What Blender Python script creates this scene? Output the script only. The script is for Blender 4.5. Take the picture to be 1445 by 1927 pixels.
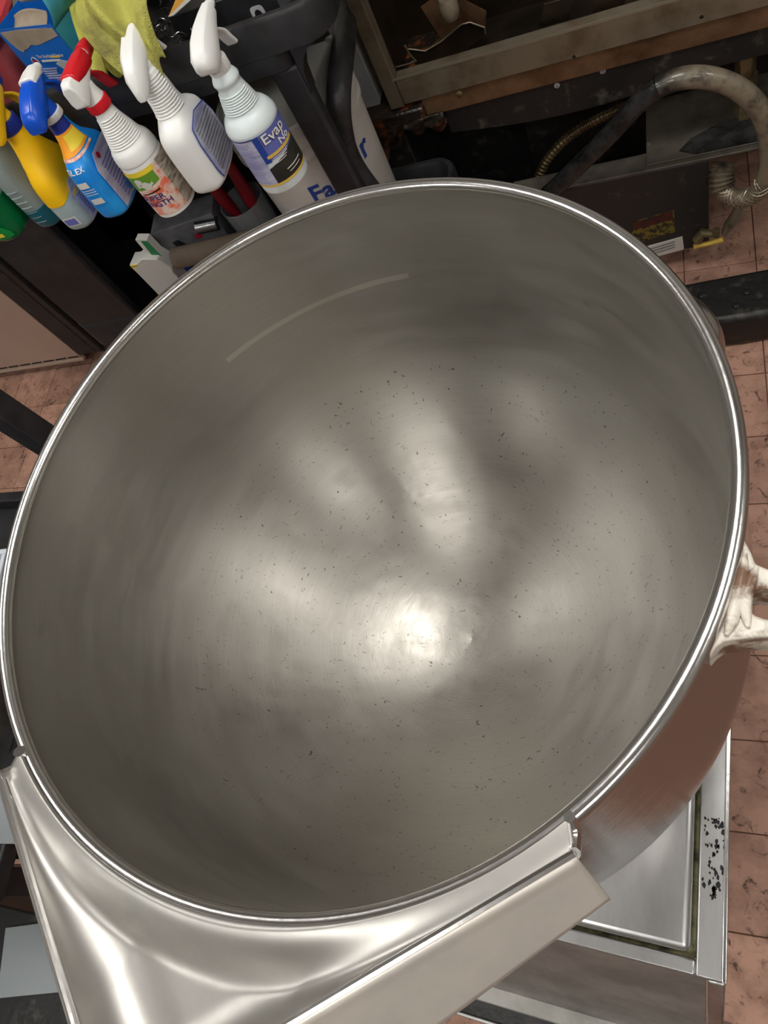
import bpy, bmesh, math, random
from mathutils import Vector, Matrix
random.seed(7)
for o in list(bpy.data.objects): bpy.data.objects.remove(o)
SC = bpy.context.scene
COL = SC.collection
PI = math.pi

# ------------------------------------------------------------------ camera
CAM_H = 1.5
FPX, CX, CY = 1400.0, 722.5, 963.5
# camera axes in world coordinates (right, image-down, forward)
AX = Vector((0.9191, 0.1292, -0.3721)); AX.normalize()
AF = Vector((-0.3921, 0.3905, -0.8329)); AF = (AF - AF.dot(AX) * AX).normalized()
AD = AF.cross(AX)
cam_d = bpy.data.cameras.new('camera'); cam = bpy.data.objects.new('camera', cam_d); COL.objects.link(cam)
up = -AD
cam.matrix_world = Matrix(((AX.x, up.x, -AF.x, 0), (AX.y, up.y, -AF.y, 0), (AX.z, up.z, -AF.z, CAM_H), (0, 0, 0, 1)))
cam_d.sensor_width = 36; cam_d.sensor_fit = 'AUTO'; cam_d.lens = FPX / 1927.0 * 36.0
cam_d.clip_start = 0.01
SC.camera = cam

# ------------------------------------------------------------------ world / exposure
w = bpy.data.worlds.new('world'); SC.world = w; w.use_nodes = True
w.node_tree.nodes['Background'].inputs[0].default_value = (1, 0.98, 0.95, 1)
w.node_tree.nodes['Background'].inputs[1].default_value = 0.05
SC.view_settings.view_transform = 'Standard'; SC.view_settings.look = 'None'
SC.view_settings.exposure = -0.5; SC.view_settings.gamma = 1.0; SC.view_settings.use_curve_mapping = False
LIGHT = 26.0      # emission of the ceiling troffers
TROFFERS = [(0.0, 0.66), (-1.75, 0.45), (1.95, 0.4), (-0.45, -1.25), (-2.0, -1.4), (1.2, -1.4)]

# ------------------------------------------------------------------ helpers
def ray(px, py):
    return AX * ((px - CX) / FPX) + AD * ((py - CY) / FPX) + AF
def atz(px, py, z):
    r = ray(px, py); return Vector((0, 0, CAM_H)) + r * ((z - CAM_H) / r.z)
def aty(px, py, y):
    r = ray(px, py); return Vector((0, 0, CAM_H)) + r * (y / r.y)

def C(r, g, b):
    f = lambda c: (c / 12.92 if c <= 0.04045 else ((c + 0.055) / 1.055) ** 2.4)
    return (f(r / 255.), f(g / 255.), f(b / 255.), 1.0)

class MB:
    def __init__(s): s.v = []; s.f = []
    def add(s, vs, fs):
        n = len(s.v); s.v += [tuple(p) for p in vs]; s.f += [tuple(i + n for i in q) for q in fs]; return s
    def box(s, x0, x1, y0, y1, z0, z1, m=None):
        vs = [Vector((x, y, z)) for z in (z0, z1) for y in (y0, y1) for x in (x0, x1)]
        if m is not None: vs = [m @ p for p in vs]
        return s.add(vs, [(0, 2, 3, 1), (4, 5, 7, 6), (0, 1, 5, 4), (2, 6, 7, 3), (0, 4, 6, 2), (1, 3, 7, 5)])
    def hexa(s, b, t):   # 4 bottom corners, 4 top corners
        return s.add(list(b) + list(t), [(3, 2, 1, 0), (4, 5, 6, 7), (0, 1, 5, 4), (1, 2, 6, 5), (2, 3, 7, 6), (3, 0, 4, 7)])
    def loft(s, rings, cap=True, closed=True):
        k = len(rings[0]); n = len(s.v)
        for r in rings: s.v += [tuple(p) for p in r]
        for i in range(len(rings) - 1):
            for j in range(k if closed else k - 1):
                a = n + i * k + j; b = n + i * k + (j + 1) % k
                s.f.append((a, b, b + k, a + k))
        if cap:
            s.f.append(tuple(n + j for j in reversed(range(k))))
            s.f.append(tuple(n + (len(rings) - 1) * k + j for j in range(k)))
        return s
    def lathe(s, prof, seg=48, c=(0, 0, 0), cap=False):
        return s.loft([[(c[0] + r * math.cos(2 * PI * j / seg), c[1] + r * math.sin(2 * PI * j / seg), c[2] + z) for j in range(seg)] for r, z in prof], cap=cap)
    def tube(s, pts, r, seg=12, cap=True):
        pts = [Vector(p) for p in pts]; n = len(pts); rings = []
        rr = r if isinstance(r, (list, tuple)) else [r] * n
        t = (pts[1] - pts[0]).normalized(); u = t.orthogonal().normalized()
        for i, p in enumerate(pts):
            t = (pts[min(i + 1, n - 1)] - pts[max(i - 1, 0)]).normalized()
            u = (u - u.dot(t) * t).normalized(); q = t.cross(u)
            rings.append([p + (u * math.cos(2 * PI * j / seg) + q * math.sin(2 * PI * j / seg)) * rr[i] for j in range(seg)])
        return s.loft(rings, cap=cap)
    def prism(s, poly, fn, d0, d1):    # poly 2D list, fn(x, y, d) -> point
        a = [fn(x, y, d0) for x, y in poly]; b = [fn(x, y, d1) for x, y in poly]
        return s.loft([a, b])
    def grid(s, fn, nu, nv, thick=None):
        n = len(s.v)
        for i in range(nu + 1):
            for j in range(nv + 1): s.v.append(tuple(fn(i / nu, j / nv)))
        for i in range(nu):
            for j in range(nv):
                a = n + i * (nv + 1) + j; s.f.append((a, a + 1, a + nv + 2, a + nv + 1))
        return s
    def mesh(s, name, flat=False, ang=35, recalc=True):
        me = bpy.data.meshes.new(name); me.from_pydata(s.v, [], s.f)
        if recalc:
            bm = bmesh.new(); bm.from_mesh(me); bmesh.ops.recalc_face_normals(bm, faces=bm.faces); bm.to_mesh(me); bm.free()
        if not flat:
            me.polygons.foreach_set('use_smooth', [True] * len(me.polygons)); me.set_sharp_from_angle(angle=math.radians(ang))
        return me
    def build(s, name, mat, parent=None, bevel=0, seg=2, solid=0, sub=0, **k):
        me = s.mesh(name, **k); o = bpy.data.objects.new(name, me); COL.objects.link(o)
        if mat is not None: me.materials.append(mat)
        if parent is not None: o.parent = parent
        if solid:
            m = o.modifiers.new('solidify', 'SOLIDIFY'); m.thickness = solid; m.offset = 0
        if bevel:
            m = o.modifiers.new('bevel', 'BEVEL'); m.width = bevel; m.segments = seg; m.limit_method = 'ANGLE'; m.angle_limit = math.radians(40)
        if sub:
            m = o.modifiers.new('subsurf', 'SUBSURF'); m.levels = sub; m.render_levels = sub
        return o

def spline(pts, n):
    """Catmull-Rom through points (tuples of any dimension)."""
    P = [tuple(map(float, p)) for p in pts]; P = [P[0]] + P + [P[-1]]; out = []
    for i in range(1, len(P) - 2):
        for k in range(n):
            t = k / n; a, b, c, d = P[i - 1], P[i], P[i + 1], P[i + 2]
            out.append(tuple(0.5 * (2 * b[q] + (c[q] - a[q]) * t + (2 * a[q] - 5 * b[q] + 4 * c[q] - d[q]) * t * t + (3 * b[q] - a[q] - 3 * c[q] + d[q]) * t ** 3) for q in range(len(b))))
    out.append(P[-1]); return out

def tag(o, label, cat, group=None, kind=None):
    o['label'] = label; o['category'] = cat
    if group: o['group'] = group
    if kind: o['kind'] = kind
    return o
def thing(name, label, cat, loc=(0, 0, 0), rz=0, group=None):
    o = bpy.data.objects.new(name, None); COL.objects.link(o); o.location = loc; o.rotation_euler = (0, 0, rz)
    o.empty_display_size = 0.05
    return tag(o, label, cat, group)
def struct(o): o['kind'] = 'structure'; return o

# ------------------------------------------------------------------ materials
def mat(name, col, rough=0.5, metal=0.0, var=None, vscale=8, vlo=0.4, vhi=0.65, bump=0.0, bscale=60, spec=0.5, trans=0, ior=1.45, coat=0, rvar=0, stretch=(1, 1, 1), alpha=1, sss=0, detail=6):
    m = bpy.data.materials.new(name); m.use_nodes = True; nt = m.node_tree; N = nt.nodes; L = nt.links
    b = N['Principled BSDF']; b.inputs['Base Color'].default_value = col; b.inputs['Roughness'].default_value = rough
    b.inputs['Metallic'].default_value = metal; b.inputs['Specular IOR Level'].default_value = spec
    b.inputs['Transmission Weight'].default_value = trans; b.inputs['IOR'].default_value = ior; b.inputs['Coat Weight'].default_value = coat
    b.inputs['Alpha'].default_value = alpha
    if sss:
        b.inputs['Subsurface Weight'].default_value = sss; b.inputs['Subsurface Radius'].default_value = (.01, .01, .01)
    tc = N.new('ShaderNodeTexCoord'); mp = N.new('ShaderNodeMapping'); mp.inputs['Scale'].default_value = stretch
    L.new(tc.outputs['Object'], mp.inputs['Vector'])
    if var is not None:
        nz = N.new('ShaderNodeTexNoise'); nz.inputs['Scale'].default_value = vscale; nz.inputs['Detail'].default_value = detail; nz.inputs['Roughness'].default_value = .62
        L.new(mp.outputs[0], nz.inputs['Vector'])
        mr = N.new('ShaderNodeMapRange'); mr.inputs['From Min'].default_value = vlo; mr.inputs['From Max'].default_value = vhi
        L.new(nz.outputs['Fac'], mr.inputs['Value'])
        mx = N.new('ShaderNodeMix'); mx.data_type = 'RGBA'; mx.inputs[6].default_value = col; mx.inputs[7].default_value = var
        L.new(mr.outputs[0], mx.inputs[0]); L.new(mx.outputs[2], b.inputs['Base Color'])
        if rvar:
            m2 = N.new('ShaderNodeMapRange'); m2.inputs['To Min'].default_value = rough; m2.inputs['To Max'].default_value = rough + rvar
            L.new(mr.outputs[0], m2.inputs['Value']); L.new(m2.outputs[0], b.inputs['Roughness'])
    if bump:
        n2 = N.new('ShaderNodeTexNoise'); n2.inputs['Scale'].default_value = bscale; n2.inputs['Detail'].default_value = 5
        L.new(mp.outputs[0], n2.inputs['Vector'])
        bp = N.new('ShaderNodeBump'); bp.inputs['Strength'].default_value = bump; bp.inputs['Distance'].default_value = .004
        L.new(n2.outputs['Fac'], bp.inputs['Height']); L.new(bp.outputs[0], b.inputs['Normal'])
    return m

def plain(name, col, rough=.45, **k): return mat(name, col, rough, **k)

def brushed_bowl(name, col, rough, aniso, rot, pits):
    m = bpy.data.materials.new(name); m.use_nodes = True; nt = m.node_tree; N = nt.nodes; L = nt.links
    b = N['Principled BSDF']; b.inputs['Metallic'].default_value = 1.0
    b.inputs['Anisotropic'].default_value = aniso; b.inputs['Anisotropic Rotation'].default_value = rot
    tg = N.new('ShaderNodeTangent'); tg.direction_type = 'RADIAL'; tg.axis = 'Z'; L.new(tg.outputs[0], b.inputs['Tangent'])
    tc = N.new('ShaderNodeTexCoord'); sx = N.new('ShaderNodeSeparateXYZ'); L.new(tc.outputs['Object'], sx.inputs[0])
    mra = N.new('ShaderNodeMapRange'); mra.inputs['From Min'].default_value = .03; mra.inputs['From Max'].default_value = .17; mra.inputs['To Max'].default_value = aniso; L.new(mra.outputs[0], b.inputs['Anisotropic'])
    def math_(op, a, bb=None):
        q = N.new('ShaderNodeMath'); q.operation = op
        for i, v in enumerate((a, bb)):
            if v is None: continue
            if isinstance(v, (int, float)): q.inputs[i].default_value = v
            else: L.new(v, q.inputs[i])
        return q.outputs[0]
    r2 = math_('ADD', math_('MULTIPLY', sx.outputs[0], sx.outputs[0]), math_('MULTIPLY', sx.outputs[1], sx.outputs[1]))
    rad = math_('SQRT', r2); L.new(rad, mra.inputs['Value']); ang = math_('ARCTAN2', sx.outputs[1], sx.outputs[0])
    cv = N.new('ShaderNodeCombineXYZ'); L.new(math_('MULTIPLY', ang, 0.25), cv.inputs[0]); L.new(rad, cv.inputs[1]); L.new(sx.outputs[2], cv.inputs[2])
    # fine circumferential brush lines
    mp = N.new('ShaderNodeMapping'); mp.inputs['Scale'].default_value = (6, 260, 260); L.new(cv.outputs[0], mp.inputs[0])
    nb = N.new('ShaderNodeTexNoise'); nb.inputs['Scale'].default_value = 3.0; nb.inputs['Detail'].default_value = 3; L.new(mp.outputs[0], nb.inputs['Vector'])
    # broad cloudy wear
    nw = N.new('ShaderNodeTexNoise'); nw.inputs['Scale'].default_value = 7; nw.inputs['Detail'].default_value = 6; L.new(tc.outputs['Object'], nw.inputs['Vector'])
    mr = N.new('ShaderNodeMapRange'); mr.inputs['From Min'].default_value = .3; mr.inputs['From Max'].default_value = .7
    mr.inputs['To Min'].default_value = rough - .05; mr.inputs['To Max'].default_value = rough + .07
    L.new(nw.outputs['Fac'], mr.inputs['Value'])
    # wider swirl marks left by the mixer
    mps = N.new('ShaderNodeMapping'); mps.inputs['Scale'].default_value = (7, 34, 34); L.new(cv.outputs[0], mps.inputs[0])
    nsw = N.new('ShaderNodeTexNoise'); nsw.inputs['Scale'].default_value = 1.6; nsw.inputs['Detail'].default_value = 7; nsw.inputs['Roughness'].default_value = .7; L.new(mps.outputs[0], nsw.inputs['Vector'])
    rsum = math_('ADD', mr.outputs[0], math_('MULTIPLY', math_('SUBTRACT', nb.outputs['Fac'], .5), .10))
    L.new(math_('ADD', rsum, math_('MULTIPLY', math_('SUBTRACT', nsw.outputs['Fac'], .5), .24 if pits else .05)), b.inputs['Roughness'])
    mx = N.new('ShaderNodeMix'); mx.data_type = 'RGBA'; mx.inputs[6].default_value = col
    mx.inputs[7].default_value = tuple(c * .86 for c in col[:3]) + (1,)
    L.new(nb.outputs['Fac'], mx.inputs[0])
    colout = mx.outputs[2]
    hgt = math_('MULTIPLY', nb.outputs['Fac'], .25)
    # chalky tide line high on the wall
    if pits:
        dz_ = math_('ABSOLUTE', math_('ADD', sx.outputs[2], math_('ADD', .085, math_('MULTIPLY', math_('SINE', ang), .012))))
        tide = math_('MULTIPLY', math_('LESS_THAN', dz_, math_('MULTIPLY', nw.outputs['Fac'], .006)), math_('GREATER_THAN', math_('COSINE', math_('SUBTRACT', ang, 1.95)), .93))
        mt = N.new('ShaderNodeMix'); mt.data_type = 'RGBA'; L.new(math_('MULTIPLY', tide, .32), mt.inputs[0]); L.new(colout, mt.inputs[6]); mt.inputs[7].default_value = C(226, 222, 208); colout = mt.outputs[2]
    if pits:
        # short dark nicks, oriented at random
        vo = N.new('ShaderNodeTexVoronoi'); vo.inputs['Scale'].default_value = 95; vo.inputs['Randomness'].default_value = 1
        nd = N.new('ShaderNodeTexNoise'); nd.inputs['Scale'].default_value = 60; nd.inputs['Detail'].default_value = 2; L.new(tc.outputs['Object'], nd.inputs['Vector'])
        mp2 = N.new('ShaderNodeMapping'); mp2.inputs['Scale'].default_value = (1, 4.2, 1); mp2.inputs['Rotation'].default_value = (0, 0, .6)
        va = N.new('ShaderNodeVectorMath'); va.operation = 'MULTIPLY_ADD'; va.inputs[1].default_value = (.03, .03, .03)
        L.new(nd.outputs['Color'], va.inputs[0]); L.new(tc.outputs['Object'], va.inputs[2]); L.new(va.outputs[0], mp2.inputs[0])
        L.new(mp2.outputs[0], vo.inputs['Vector'])
        sc = N.new('ShaderNodeSeparateColor'); L.new(vo.outputs['Color'], sc.inputs[0])
        thr = math_('MULTIPLY', math_('LESS_THAN', vo.outputs['Distance'], .15), math_('GREATER_THAN', sc.outputs[0], .45))
        depth = math_('LESS_THAN', sx.outputs[2], -.21)
        pit = math_('MULTIPLY', thr, depth)
        m3 = N.new('ShaderNodeMix'); m3.data_type = 'RGBA'; L.new(math_('MULTIPLY', pit, .65), m3.inputs[0]); L.new(colout, m3.inputs[6]); m3.inputs[7].default_value = C(40, 38, 32)
        colout = m3.outputs[2]
        # hammered unevenness low in the bowl
        nh = N.new('ShaderNodeTexNoise'); nh.inputs['Scale'].default_value = 15; nh.inputs['Detail'].default_value = 3; L.new(tc.outputs['Object'], nh.inputs['Vector'])
        md = N.new('ShaderNodeMapRange'); md.inputs['From Min'].default_value = -.2; md.inputs['From Max'].default_value = -.3; L.new(sx.outputs[2], md.inputs['Value'])
        hgt = math_('ADD', hgt, math_('MULTIPLY', math_('MULTIPLY', nh.outputs['Fac'], md.outputs[0]), 3.6))
        hgt = math_('SUBTRACT', hgt, math_('MULTIPLY', pit, .8))
    L.new(colout, b.inputs['Base Color'])
    bp = N.new('ShaderNodeBump'); bp.inputs['Strength'].default_value = .25; bp.inputs['Distance'].default_value = .0015
    L.new(hgt, bp.inputs['Height']); L.new(bp.outputs[0], b.inputs['Normal'])
    return m

M = {}
M['bowl_in'] = brushed_bowl('brushed steel inside', C(172, 168, 160), .42, .82, .25, True)
M['bowl_out'] = brushed_bowl('polished steel outside', C(205, 200, 196), .13, .3, .25, False)
M['rim'] = mat('polished rim steel', C(225, 224, 222), .22, 1, bump=.03, bscale=140)
M['spout'] = mat('satin spout steel', C(186, 183, 178), .42, 1, var=C(172, 170, 165), vscale=14, bump=.03, bscale=40, rvar=.06)
M['flange'] = mat('matt flange steel', C(222, 216, 206), .5, .6, var=C(210, 205, 198), vscale=18)
M['steel'] = mat('table steel', C(205, 206, 206), .3, 1, var=C(178, 178, 176), vscale=22, rvar=.1, bump=.05, bscale=30, stretch=(1, .25, 1))
M['steel_dark'] = mat('worn steel panel', C(160, 157, 152), .4, .6, var=C(132, 130, 124), vscale=12, rvar=.1)
M['grime'] = mat('yellow grime', C(150, 145, 105), .6, 0, var=C(60, 55, 35), vscale=90)
M['bracket'] = mat('chipped cream casting', C(214, 207, 194), .4, 0.0, var=C(112, 84, 64), vscale=38, vlo=.47, vhi=.58, bump=.35, bscale=50)
M['floor'] = mat('grout', C(120, 88, 74), .8)
M['black'] = mat('black plastic', C(32, 32, 34), .42, 0, var=C(44, 44, 46), vscale=30, bump=.08, bscale=260)
M['blacksteel'] = mat('greasy black steel', C(26, 26, 26), .45, 0, var=C(84, 79, 70), vscale=26, vlo=.56, vhi=.78, bump=.5, bscale=45)
M['grease'] = mat('burnt grease crust', C(30, 26, 22), .3, 0, var=C(122, 66, 32), vscale=40, vlo=.5, vhi=.7, bump=1.0, bscale=55, spec=.7)
M['frame'] = mat('dirty fryer steel', C(132, 122, 104), .5, .6, var=C(96, 80, 60), vscale=14, vlo=.45, vhi=.75, bump=.12, bscale=70)
M['frame2'] = mat('browned fryer steel', C(124, 96, 70), .5, .5, var=C(84, 58, 38), vscale=10, bump=.12, bscale=70)
M['inside'] = mat('oily brown inner panel', C(46, 36, 24), .4, .3, var=C(22, 17, 12), vscale=9, bump=.2, bscale=40)
M['plate'] = mat('grey drip plate', C(104, 98, 88), .5, .4, var=C(50, 44, 40), vscale=11, vlo=.45, vhi=.72)
M['pipe'] = mat('painted gas pipe', C(122, 112, 95), .42, .1, var=C(46, 42, 37), vscale=22, vlo=.50, vhi=.68, bump=.3, bscale=50, coat=.3)
M['tar'] = mat('tarred pipe', C(22, 22, 22), .22, 0, var=C(50, 50, 50), vscale=30, bump=.5, bscale=60)
M['rubber'] = mat('aged rubber hose', C(58, 58, 60), .45, 0, var=C(36, 36, 38), vscale=26, bump=.4, bscale=90)
M['copper'] = mat('old copper', C(150, 92, 56), .35, .7, var=C(90, 50, 26), vscale=20)
M['brass'] = mat('dirty brass', C(136, 124, 92), .4, .6, var=C(90, 80, 60), vscale=30, bump=.2)
M['conduit'] = mat('corrugated conduit', C(112, 98, 70), .4, .7, var=C(70, 52, 36), vscale=18)
M['braid'] = mat('wire braid', C(170, 160, 140), .4, .8)
M['rustrail'] = mat('black greasy rail', C(46, 46, 44), .4, .1, var=C(96, 90, 80), vscale=22, vlo=.58, vhi=.75, bump=.2)
M['white'] = mat('white plastic', C(238, 238, 235), .35, sss=0)
M['whited'] = mat('used white plastic', C(232, 231, 226), .38, var=C(170, 164, 150), vscale=20, vlo=.68, vhi=.8)
M['milky'] = mat('milky translucent plastic', C(222, 231, 232), .3, var=C(196, 196, 180), vscale=9, vlo=.58, vhi=.8, sss=.3)
M['red'] = plain('red plastic', C(214, 30, 42), .3)
M['blue'] = plain('bright blue plastic', C(20, 84, 205), .25)
M['navy'] = plain('navy plastic', C(34, 50, 140), .35)
M['yellow'] = plain('yellow plastic', C(250, 196, 18), .35)
M['orange'] = plain('orange print', C(245, 160, 40), .45)
M['tiled_blue'] = mat('blue sleeve print', C(24, 132, 222), .3, var=C(40, 160, 238), vscale=14)
M['lavender'] = mat('back label print', C(196, 196, 214), .45, var=C(150, 150, 186), vscale=80, stretch=(.2, .2, 1))
M['clearblue'] = mat('clear bottle plastic', C(206, 220, 220), .15, 0, trans=.62, ior=1.25)
M['greywater'] = mat('frosted bottle', C(176, 194, 194), .25, var=C(160, 178, 180), vscale=12, sss=.2)
M['bluewater'] = mat('blue liquid', C(40, 112, 128), .15, trans=.3, ior=1.33)
M['greenwater'] = mat('green liquid', C(14, 112, 62), .15, trans=.2, ior=1.33)
M['green'] = mat('green label', C(20, 140, 66), .35)
M['coral'] = mat('coral label print', C(240, 118, 82), .45, var=C(236, 214, 200), vscale=60, vlo=.42, vhi=.56)
M['coral2'] = mat('speckled label side', C(196, 186, 168), .5, var=C(104, 96, 84), vscale=110, stretch=(.4, .4, 1.6))
M['labelgreen'] = plain('label green', C(104, 156, 48), .45)
M['labelyellow'] = plain('label yellow', C(242, 214, 60), .45)
M['ink'] = plain('dark print', C(24, 22, 26), .5)
M['inkblue'] = plain('blue print', C(42, 44, 110), .5)
M['periwinkle'] = plain('periwinkle label', C(104, 112, 184), .45)
M['royal'] = plain('royal blue label', C(34, 66, 150), .45)
M['charcoal'] = mat('charcoal label', C(52, 52, 46), .45, var=C(36, 36, 34), vscale=30)
M['gold'] = plain('gold label strip', C(226, 190, 84), .45)
M['card_blue'] = mat('blue carton print', C(14, 104, 196), .45, var=C(10, 92, 180), vscale=8)
M['kraft'] = mat('grey carton board', C(160, 146, 128), .8, var=C(140, 126, 108), vscale=20)
M['teal'] = mat('teal carton flap', C(38, 128, 150), .5, var=C(66, 150, 166), vscale=8)
M['redtub'] = mat('translucent red plastic', C(208, 66, 76), .3, var=C(190, 46, 58), vscale=6, trans=.1)
M['redtub2'] = mat('dusty red plastic', C(196, 104, 104), .35, var=C(176, 70, 76), vscale=10)
M['cloth'] = mat('yellow terry cloth', C(204, 203, 104), .95, var=C(180, 178, 84), vscale=14, bump=.8, bscale=420, spec=.1)
M['cloth2'] = mat('soiled yellow terry cloth', C(188, 185, 96), .95, var=C(122, 116, 76), vscale=11, vlo=.48, vhi=.66, bump=.8, bscale=420, spec=.1)
M['scrub'] = mat('steel scrubber wire', C(120, 120, 118), .25, 1)
M['glovebox'] = mat('black glossy carton', C(30, 30, 32), .3, var=C(44, 44, 48), vscale=20)
M['glove_or'] = mat('orange carton print', C(240, 168, 58), .35, var=C(250, 205, 120), vscale=10)
M['silverprint'] = plain('silver print', C(176, 178, 180), .4)
M['paper'] = mat('grey paper', C(178, 182, 184), .6, var=C(160, 164, 166), vscale=10)
M['pail'] = mat('white pail plastic', C(206, 202, 196), .4, var=C(190, 186, 178), vscale=7)
M['lidgrey'] = mat('grey pail lid', C(190, 188, 180), .45, var=C(180, 178, 170), vscale=7)
M['print_blue'] = plain('pail blue lettering', C(38, 66, 140), .45)
M['print_red'] = plain('pail red lettering', C(160, 28, 44), .45)
M['tan'] = mat('tan plastic tub', C(160, 148, 118), .4, var=C(140, 122, 84), vscale=9)
M['maroon'] = mat('maroon fabric', C(110, 22, 40), .8, var=C(74, 14, 30), vscale=30)
M['brightwhite'] = mat('white glossy box', C(248, 249, 248), .35, var=C(236, 236, 232), vscale=8)
M['foil'] = mat('silver roll', C(190, 192, 194), .25, 1)
M['brownroll'] = mat('brown paper roll', C(126, 112, 98), .6, var=C(100, 88, 76), vscale=10)
M['whitebox'] = mat('white carton', C(214, 212, 206), .6)
M['greenbox'] = mat('green carton print', C(20, 124, 76), .5)
M['door'] = mat('satin fridge door steel', C(196, 178, 164), .38, .4, var=C(188, 168, 152), vscale=3)
M['doorgap'] = plain('dark slot', C(16, 14, 13), .8)
M['bin'] = mat('milky storage bin plastic', C(224, 230, 240), .35, trans=.25, sss=.2)
M['greypan'] = mat('scuffed aluminium pan', C(166, 164, 160), .42, 1, var=C(120, 118, 114), vscale=16)
M['greycard'] = plain('grey card', C(132, 138, 140), .5)
M['gold_wood'] = mat('varnished wood edge', C(120, 84, 40), .5, var=C(80, 54, 26), vscale=20)
M['wall'] = mat('painted wall', C(150, 146, 138), .7)
M['ceil'] = mat('ceiling board', C(170, 168, 160), .85)
M['glass_clear'] = mat('clear tub', C(220, 224, 226), .1, trans=.8, ior=1.3)
M['toolgrey'] = mat('grey print', C(150, 150, 152), .5, var=C(110, 110, 114), vscale=30)
M['toolbox'] = mat('grey carton darkened for shade', C(104, 104, 108), .5, var=C(80, 80, 84), vscale=30)  # grey carton board, deep shadow under the cart put into its base colour
M['handle_red'] = mat('dark red handle', C(120, 14, 28), .4)
M['cable_blue'] = plain('blue plastic item', C(26, 48, 130), .4)
em = bpy.data.materials.new('fluorescent diffuser'); em.use_nodes = True
eb = em.node_tree.nodes['Principled BSDF']; eb.inputs['Base Color'].default_value = (.9, .9, .9, 1)
eb.inputs['Emission Color'].default_value = (1.0, .98, .945, 1); eb.inputs['Emission Strength'].default_value = LIGHT
M['diffuser'] = em

# quarry tile: colour differs from tile to tile, with dark dirt scratches
def tile_mat():
    m = mat('quarry tile', C(184, 142, 122), .6, var=C(136, 100, 84), vscale=16, vlo=.42, vhi=.72, bump=.35, bscale=70, rvar=.15)
    nt = m.node_tree; N = nt.nodes; L = nt.links; b = N['Principled BSDF']
    old = b.inputs['Base Color'].links[0].from_socket
    geo = N.new('ShaderNodeNewGeometry')
    wv = N.new('ShaderNodeTexNoise'); wv.inputs['Scale'].default_value = 34; wv.inputs['Detail'].default_value = 9; wv.inputs['Roughness'].default_value = .72; wv.inputs['Distortion'].default_value = 1.2
    L.new(geo.outputs['Position'], wv.inputs['Vector'])
    r1 = N.new('ShaderNodeMapRange'); r1.inputs['From Min'].default_value = .55; r1.inputs['From Max'].default_value = .66
    L.new(wv.outputs['Fac'], r1.inputs['Value'])
    mx = N.new('ShaderNodeMix'); mx.data_type = 'RGBA'; L.new(r1.outputs[0], mx.inputs[0]); L.new(old, mx.inputs[6]); mx.inputs[7].default_value = C(66, 46, 38)
    oi = N.new('ShaderNodeObjectInfo'); hs = N.new('ShaderNodeHueSaturation')
    r2 = N.new('ShaderNodeMapRange'); r2.inputs['To Min'].default_value = .82; r2.inputs['To Max'].default_value = 1.12
    L.new(oi.outputs['Random'], r2.inputs['Value']); L.new(r2.outputs[0], hs.inputs['Value']); L.new(mx.outputs[2], hs.inputs['Color'])
    L.new(hs.outputs[0], b.inputs['Base Color'])
    tc = [n for n in N if n.type == 'TEX_COORD'][0]; mp = [n for n in N if n.type == 'MAPPING'][0]
    for l in list(mp.inputs['Vector'].links): L.remove(l)
    L.new(geo.outputs['Position'], mp.inputs['Vector'])
    return m
M['tile'] = tile_mat()

# ------------------------------------------------------------------ lettering
def lettering(name, s, size, m, parent, fn, extrude=.0003, align='LEFT', bold=0.0, shear=0.0):
    cu = bpy.data.curves.new('txt', 'FONT'); cu.body = s; cu.size = size; cu.align_x = align; cu.extrude = extrude; cu.offset = bold; cu.shear = shear
    cu.resolution_u = 3
    o = bpy.data.objects.new('txt', cu); COL.objects.link(o)
    bpy.context.view_layer.update()
    me = bpy.data.meshes.new_from_object(o); bpy.data.objects.remove(o); bpy.data.curves.remove(cu)
    me.name = name
    for v in me.vertices: v.co = fn(v.co.x, v.co.y, v.co.z)
    ob = bpy.data.objects.new(name, me); COL.objects.link(ob); me.materials.clear(); me.materials.append(m)
    if parent is not None: ob.parent = parent
    return ob

# ================================================================== SETTING
X0, X1, Y0, Y1, ZC = -3.2, 2.4, -2.6, 1.95, 2.7
fl = struct(MB().box(X0, X1, Y0, Y1, -.06, -.004).build('floor', M['floor'], flat=True))
T = .153
tm = MB().box(-T / 2 + .0010, T / 2 - .0010, -T / 2 + .0010, T / 2 - .0010, -.0035, 0).mesh('tile', flat=True); tm.materials.append(M['tile'])
bm = bmesh.new(); bm.from_mesh(tm); bmesh.ops.bevel(bm, geom=[e for e in bm.edges if all(v.co.z > -.001 for v in e.verts)], offset=.0008, segments=1, affect='EDGES'); bm.to_mesh(tm); bm.free()
ty0 = .0757 - T / 2
def seen(px, py, m=60): return -m < px < 1445 + m and -m < py < 1927 + m
def proj(p):
    v = Vector(p) - Vector((0, 0, CAM_H)); d = v.dot(AF)
    return (CX + FPX * v.dot(AX) / d, CY + FPX * v.dot(AD) / d)
tiles = []
for i in range(-19, 6):
    for j in range(-8, 13):
        x = .06 + i * T; y = ty0 + j * T
        if X0 < x < X1 and Y0 < y < Y1 and seen(*proj((x, y, 0)), 130): tiles.append((x, y))
for x, y in tiles[:300]:
    t = bpy.data.objects.new('tile', tm); COL.objects.link(t); t.parent = fl; t.location = (x, y, 0); t.rotation_euler = (random.uniform(-.003, .003), random.uniform(-.003, .003), 0)
struct(MB().box(X0, X1, Y0, Y1, ZC, ZC + .08).build('ceiling', M['ceil'], flat=True))
struct(MB().box(X0, X1, Y1, Y1 + .1, -.06, ZC).build('wall_back', M['wall'], flat=True))
struct(MB().box(X0, X1, Y0 - .1, Y0, -.06, ZC).build('wall_front', M['wall'], flat=True))
struct(MB().box(X0 - .1, X0, Y0, Y1, -.06, ZC).build('wall_left', M['wall'], flat=True))
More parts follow.
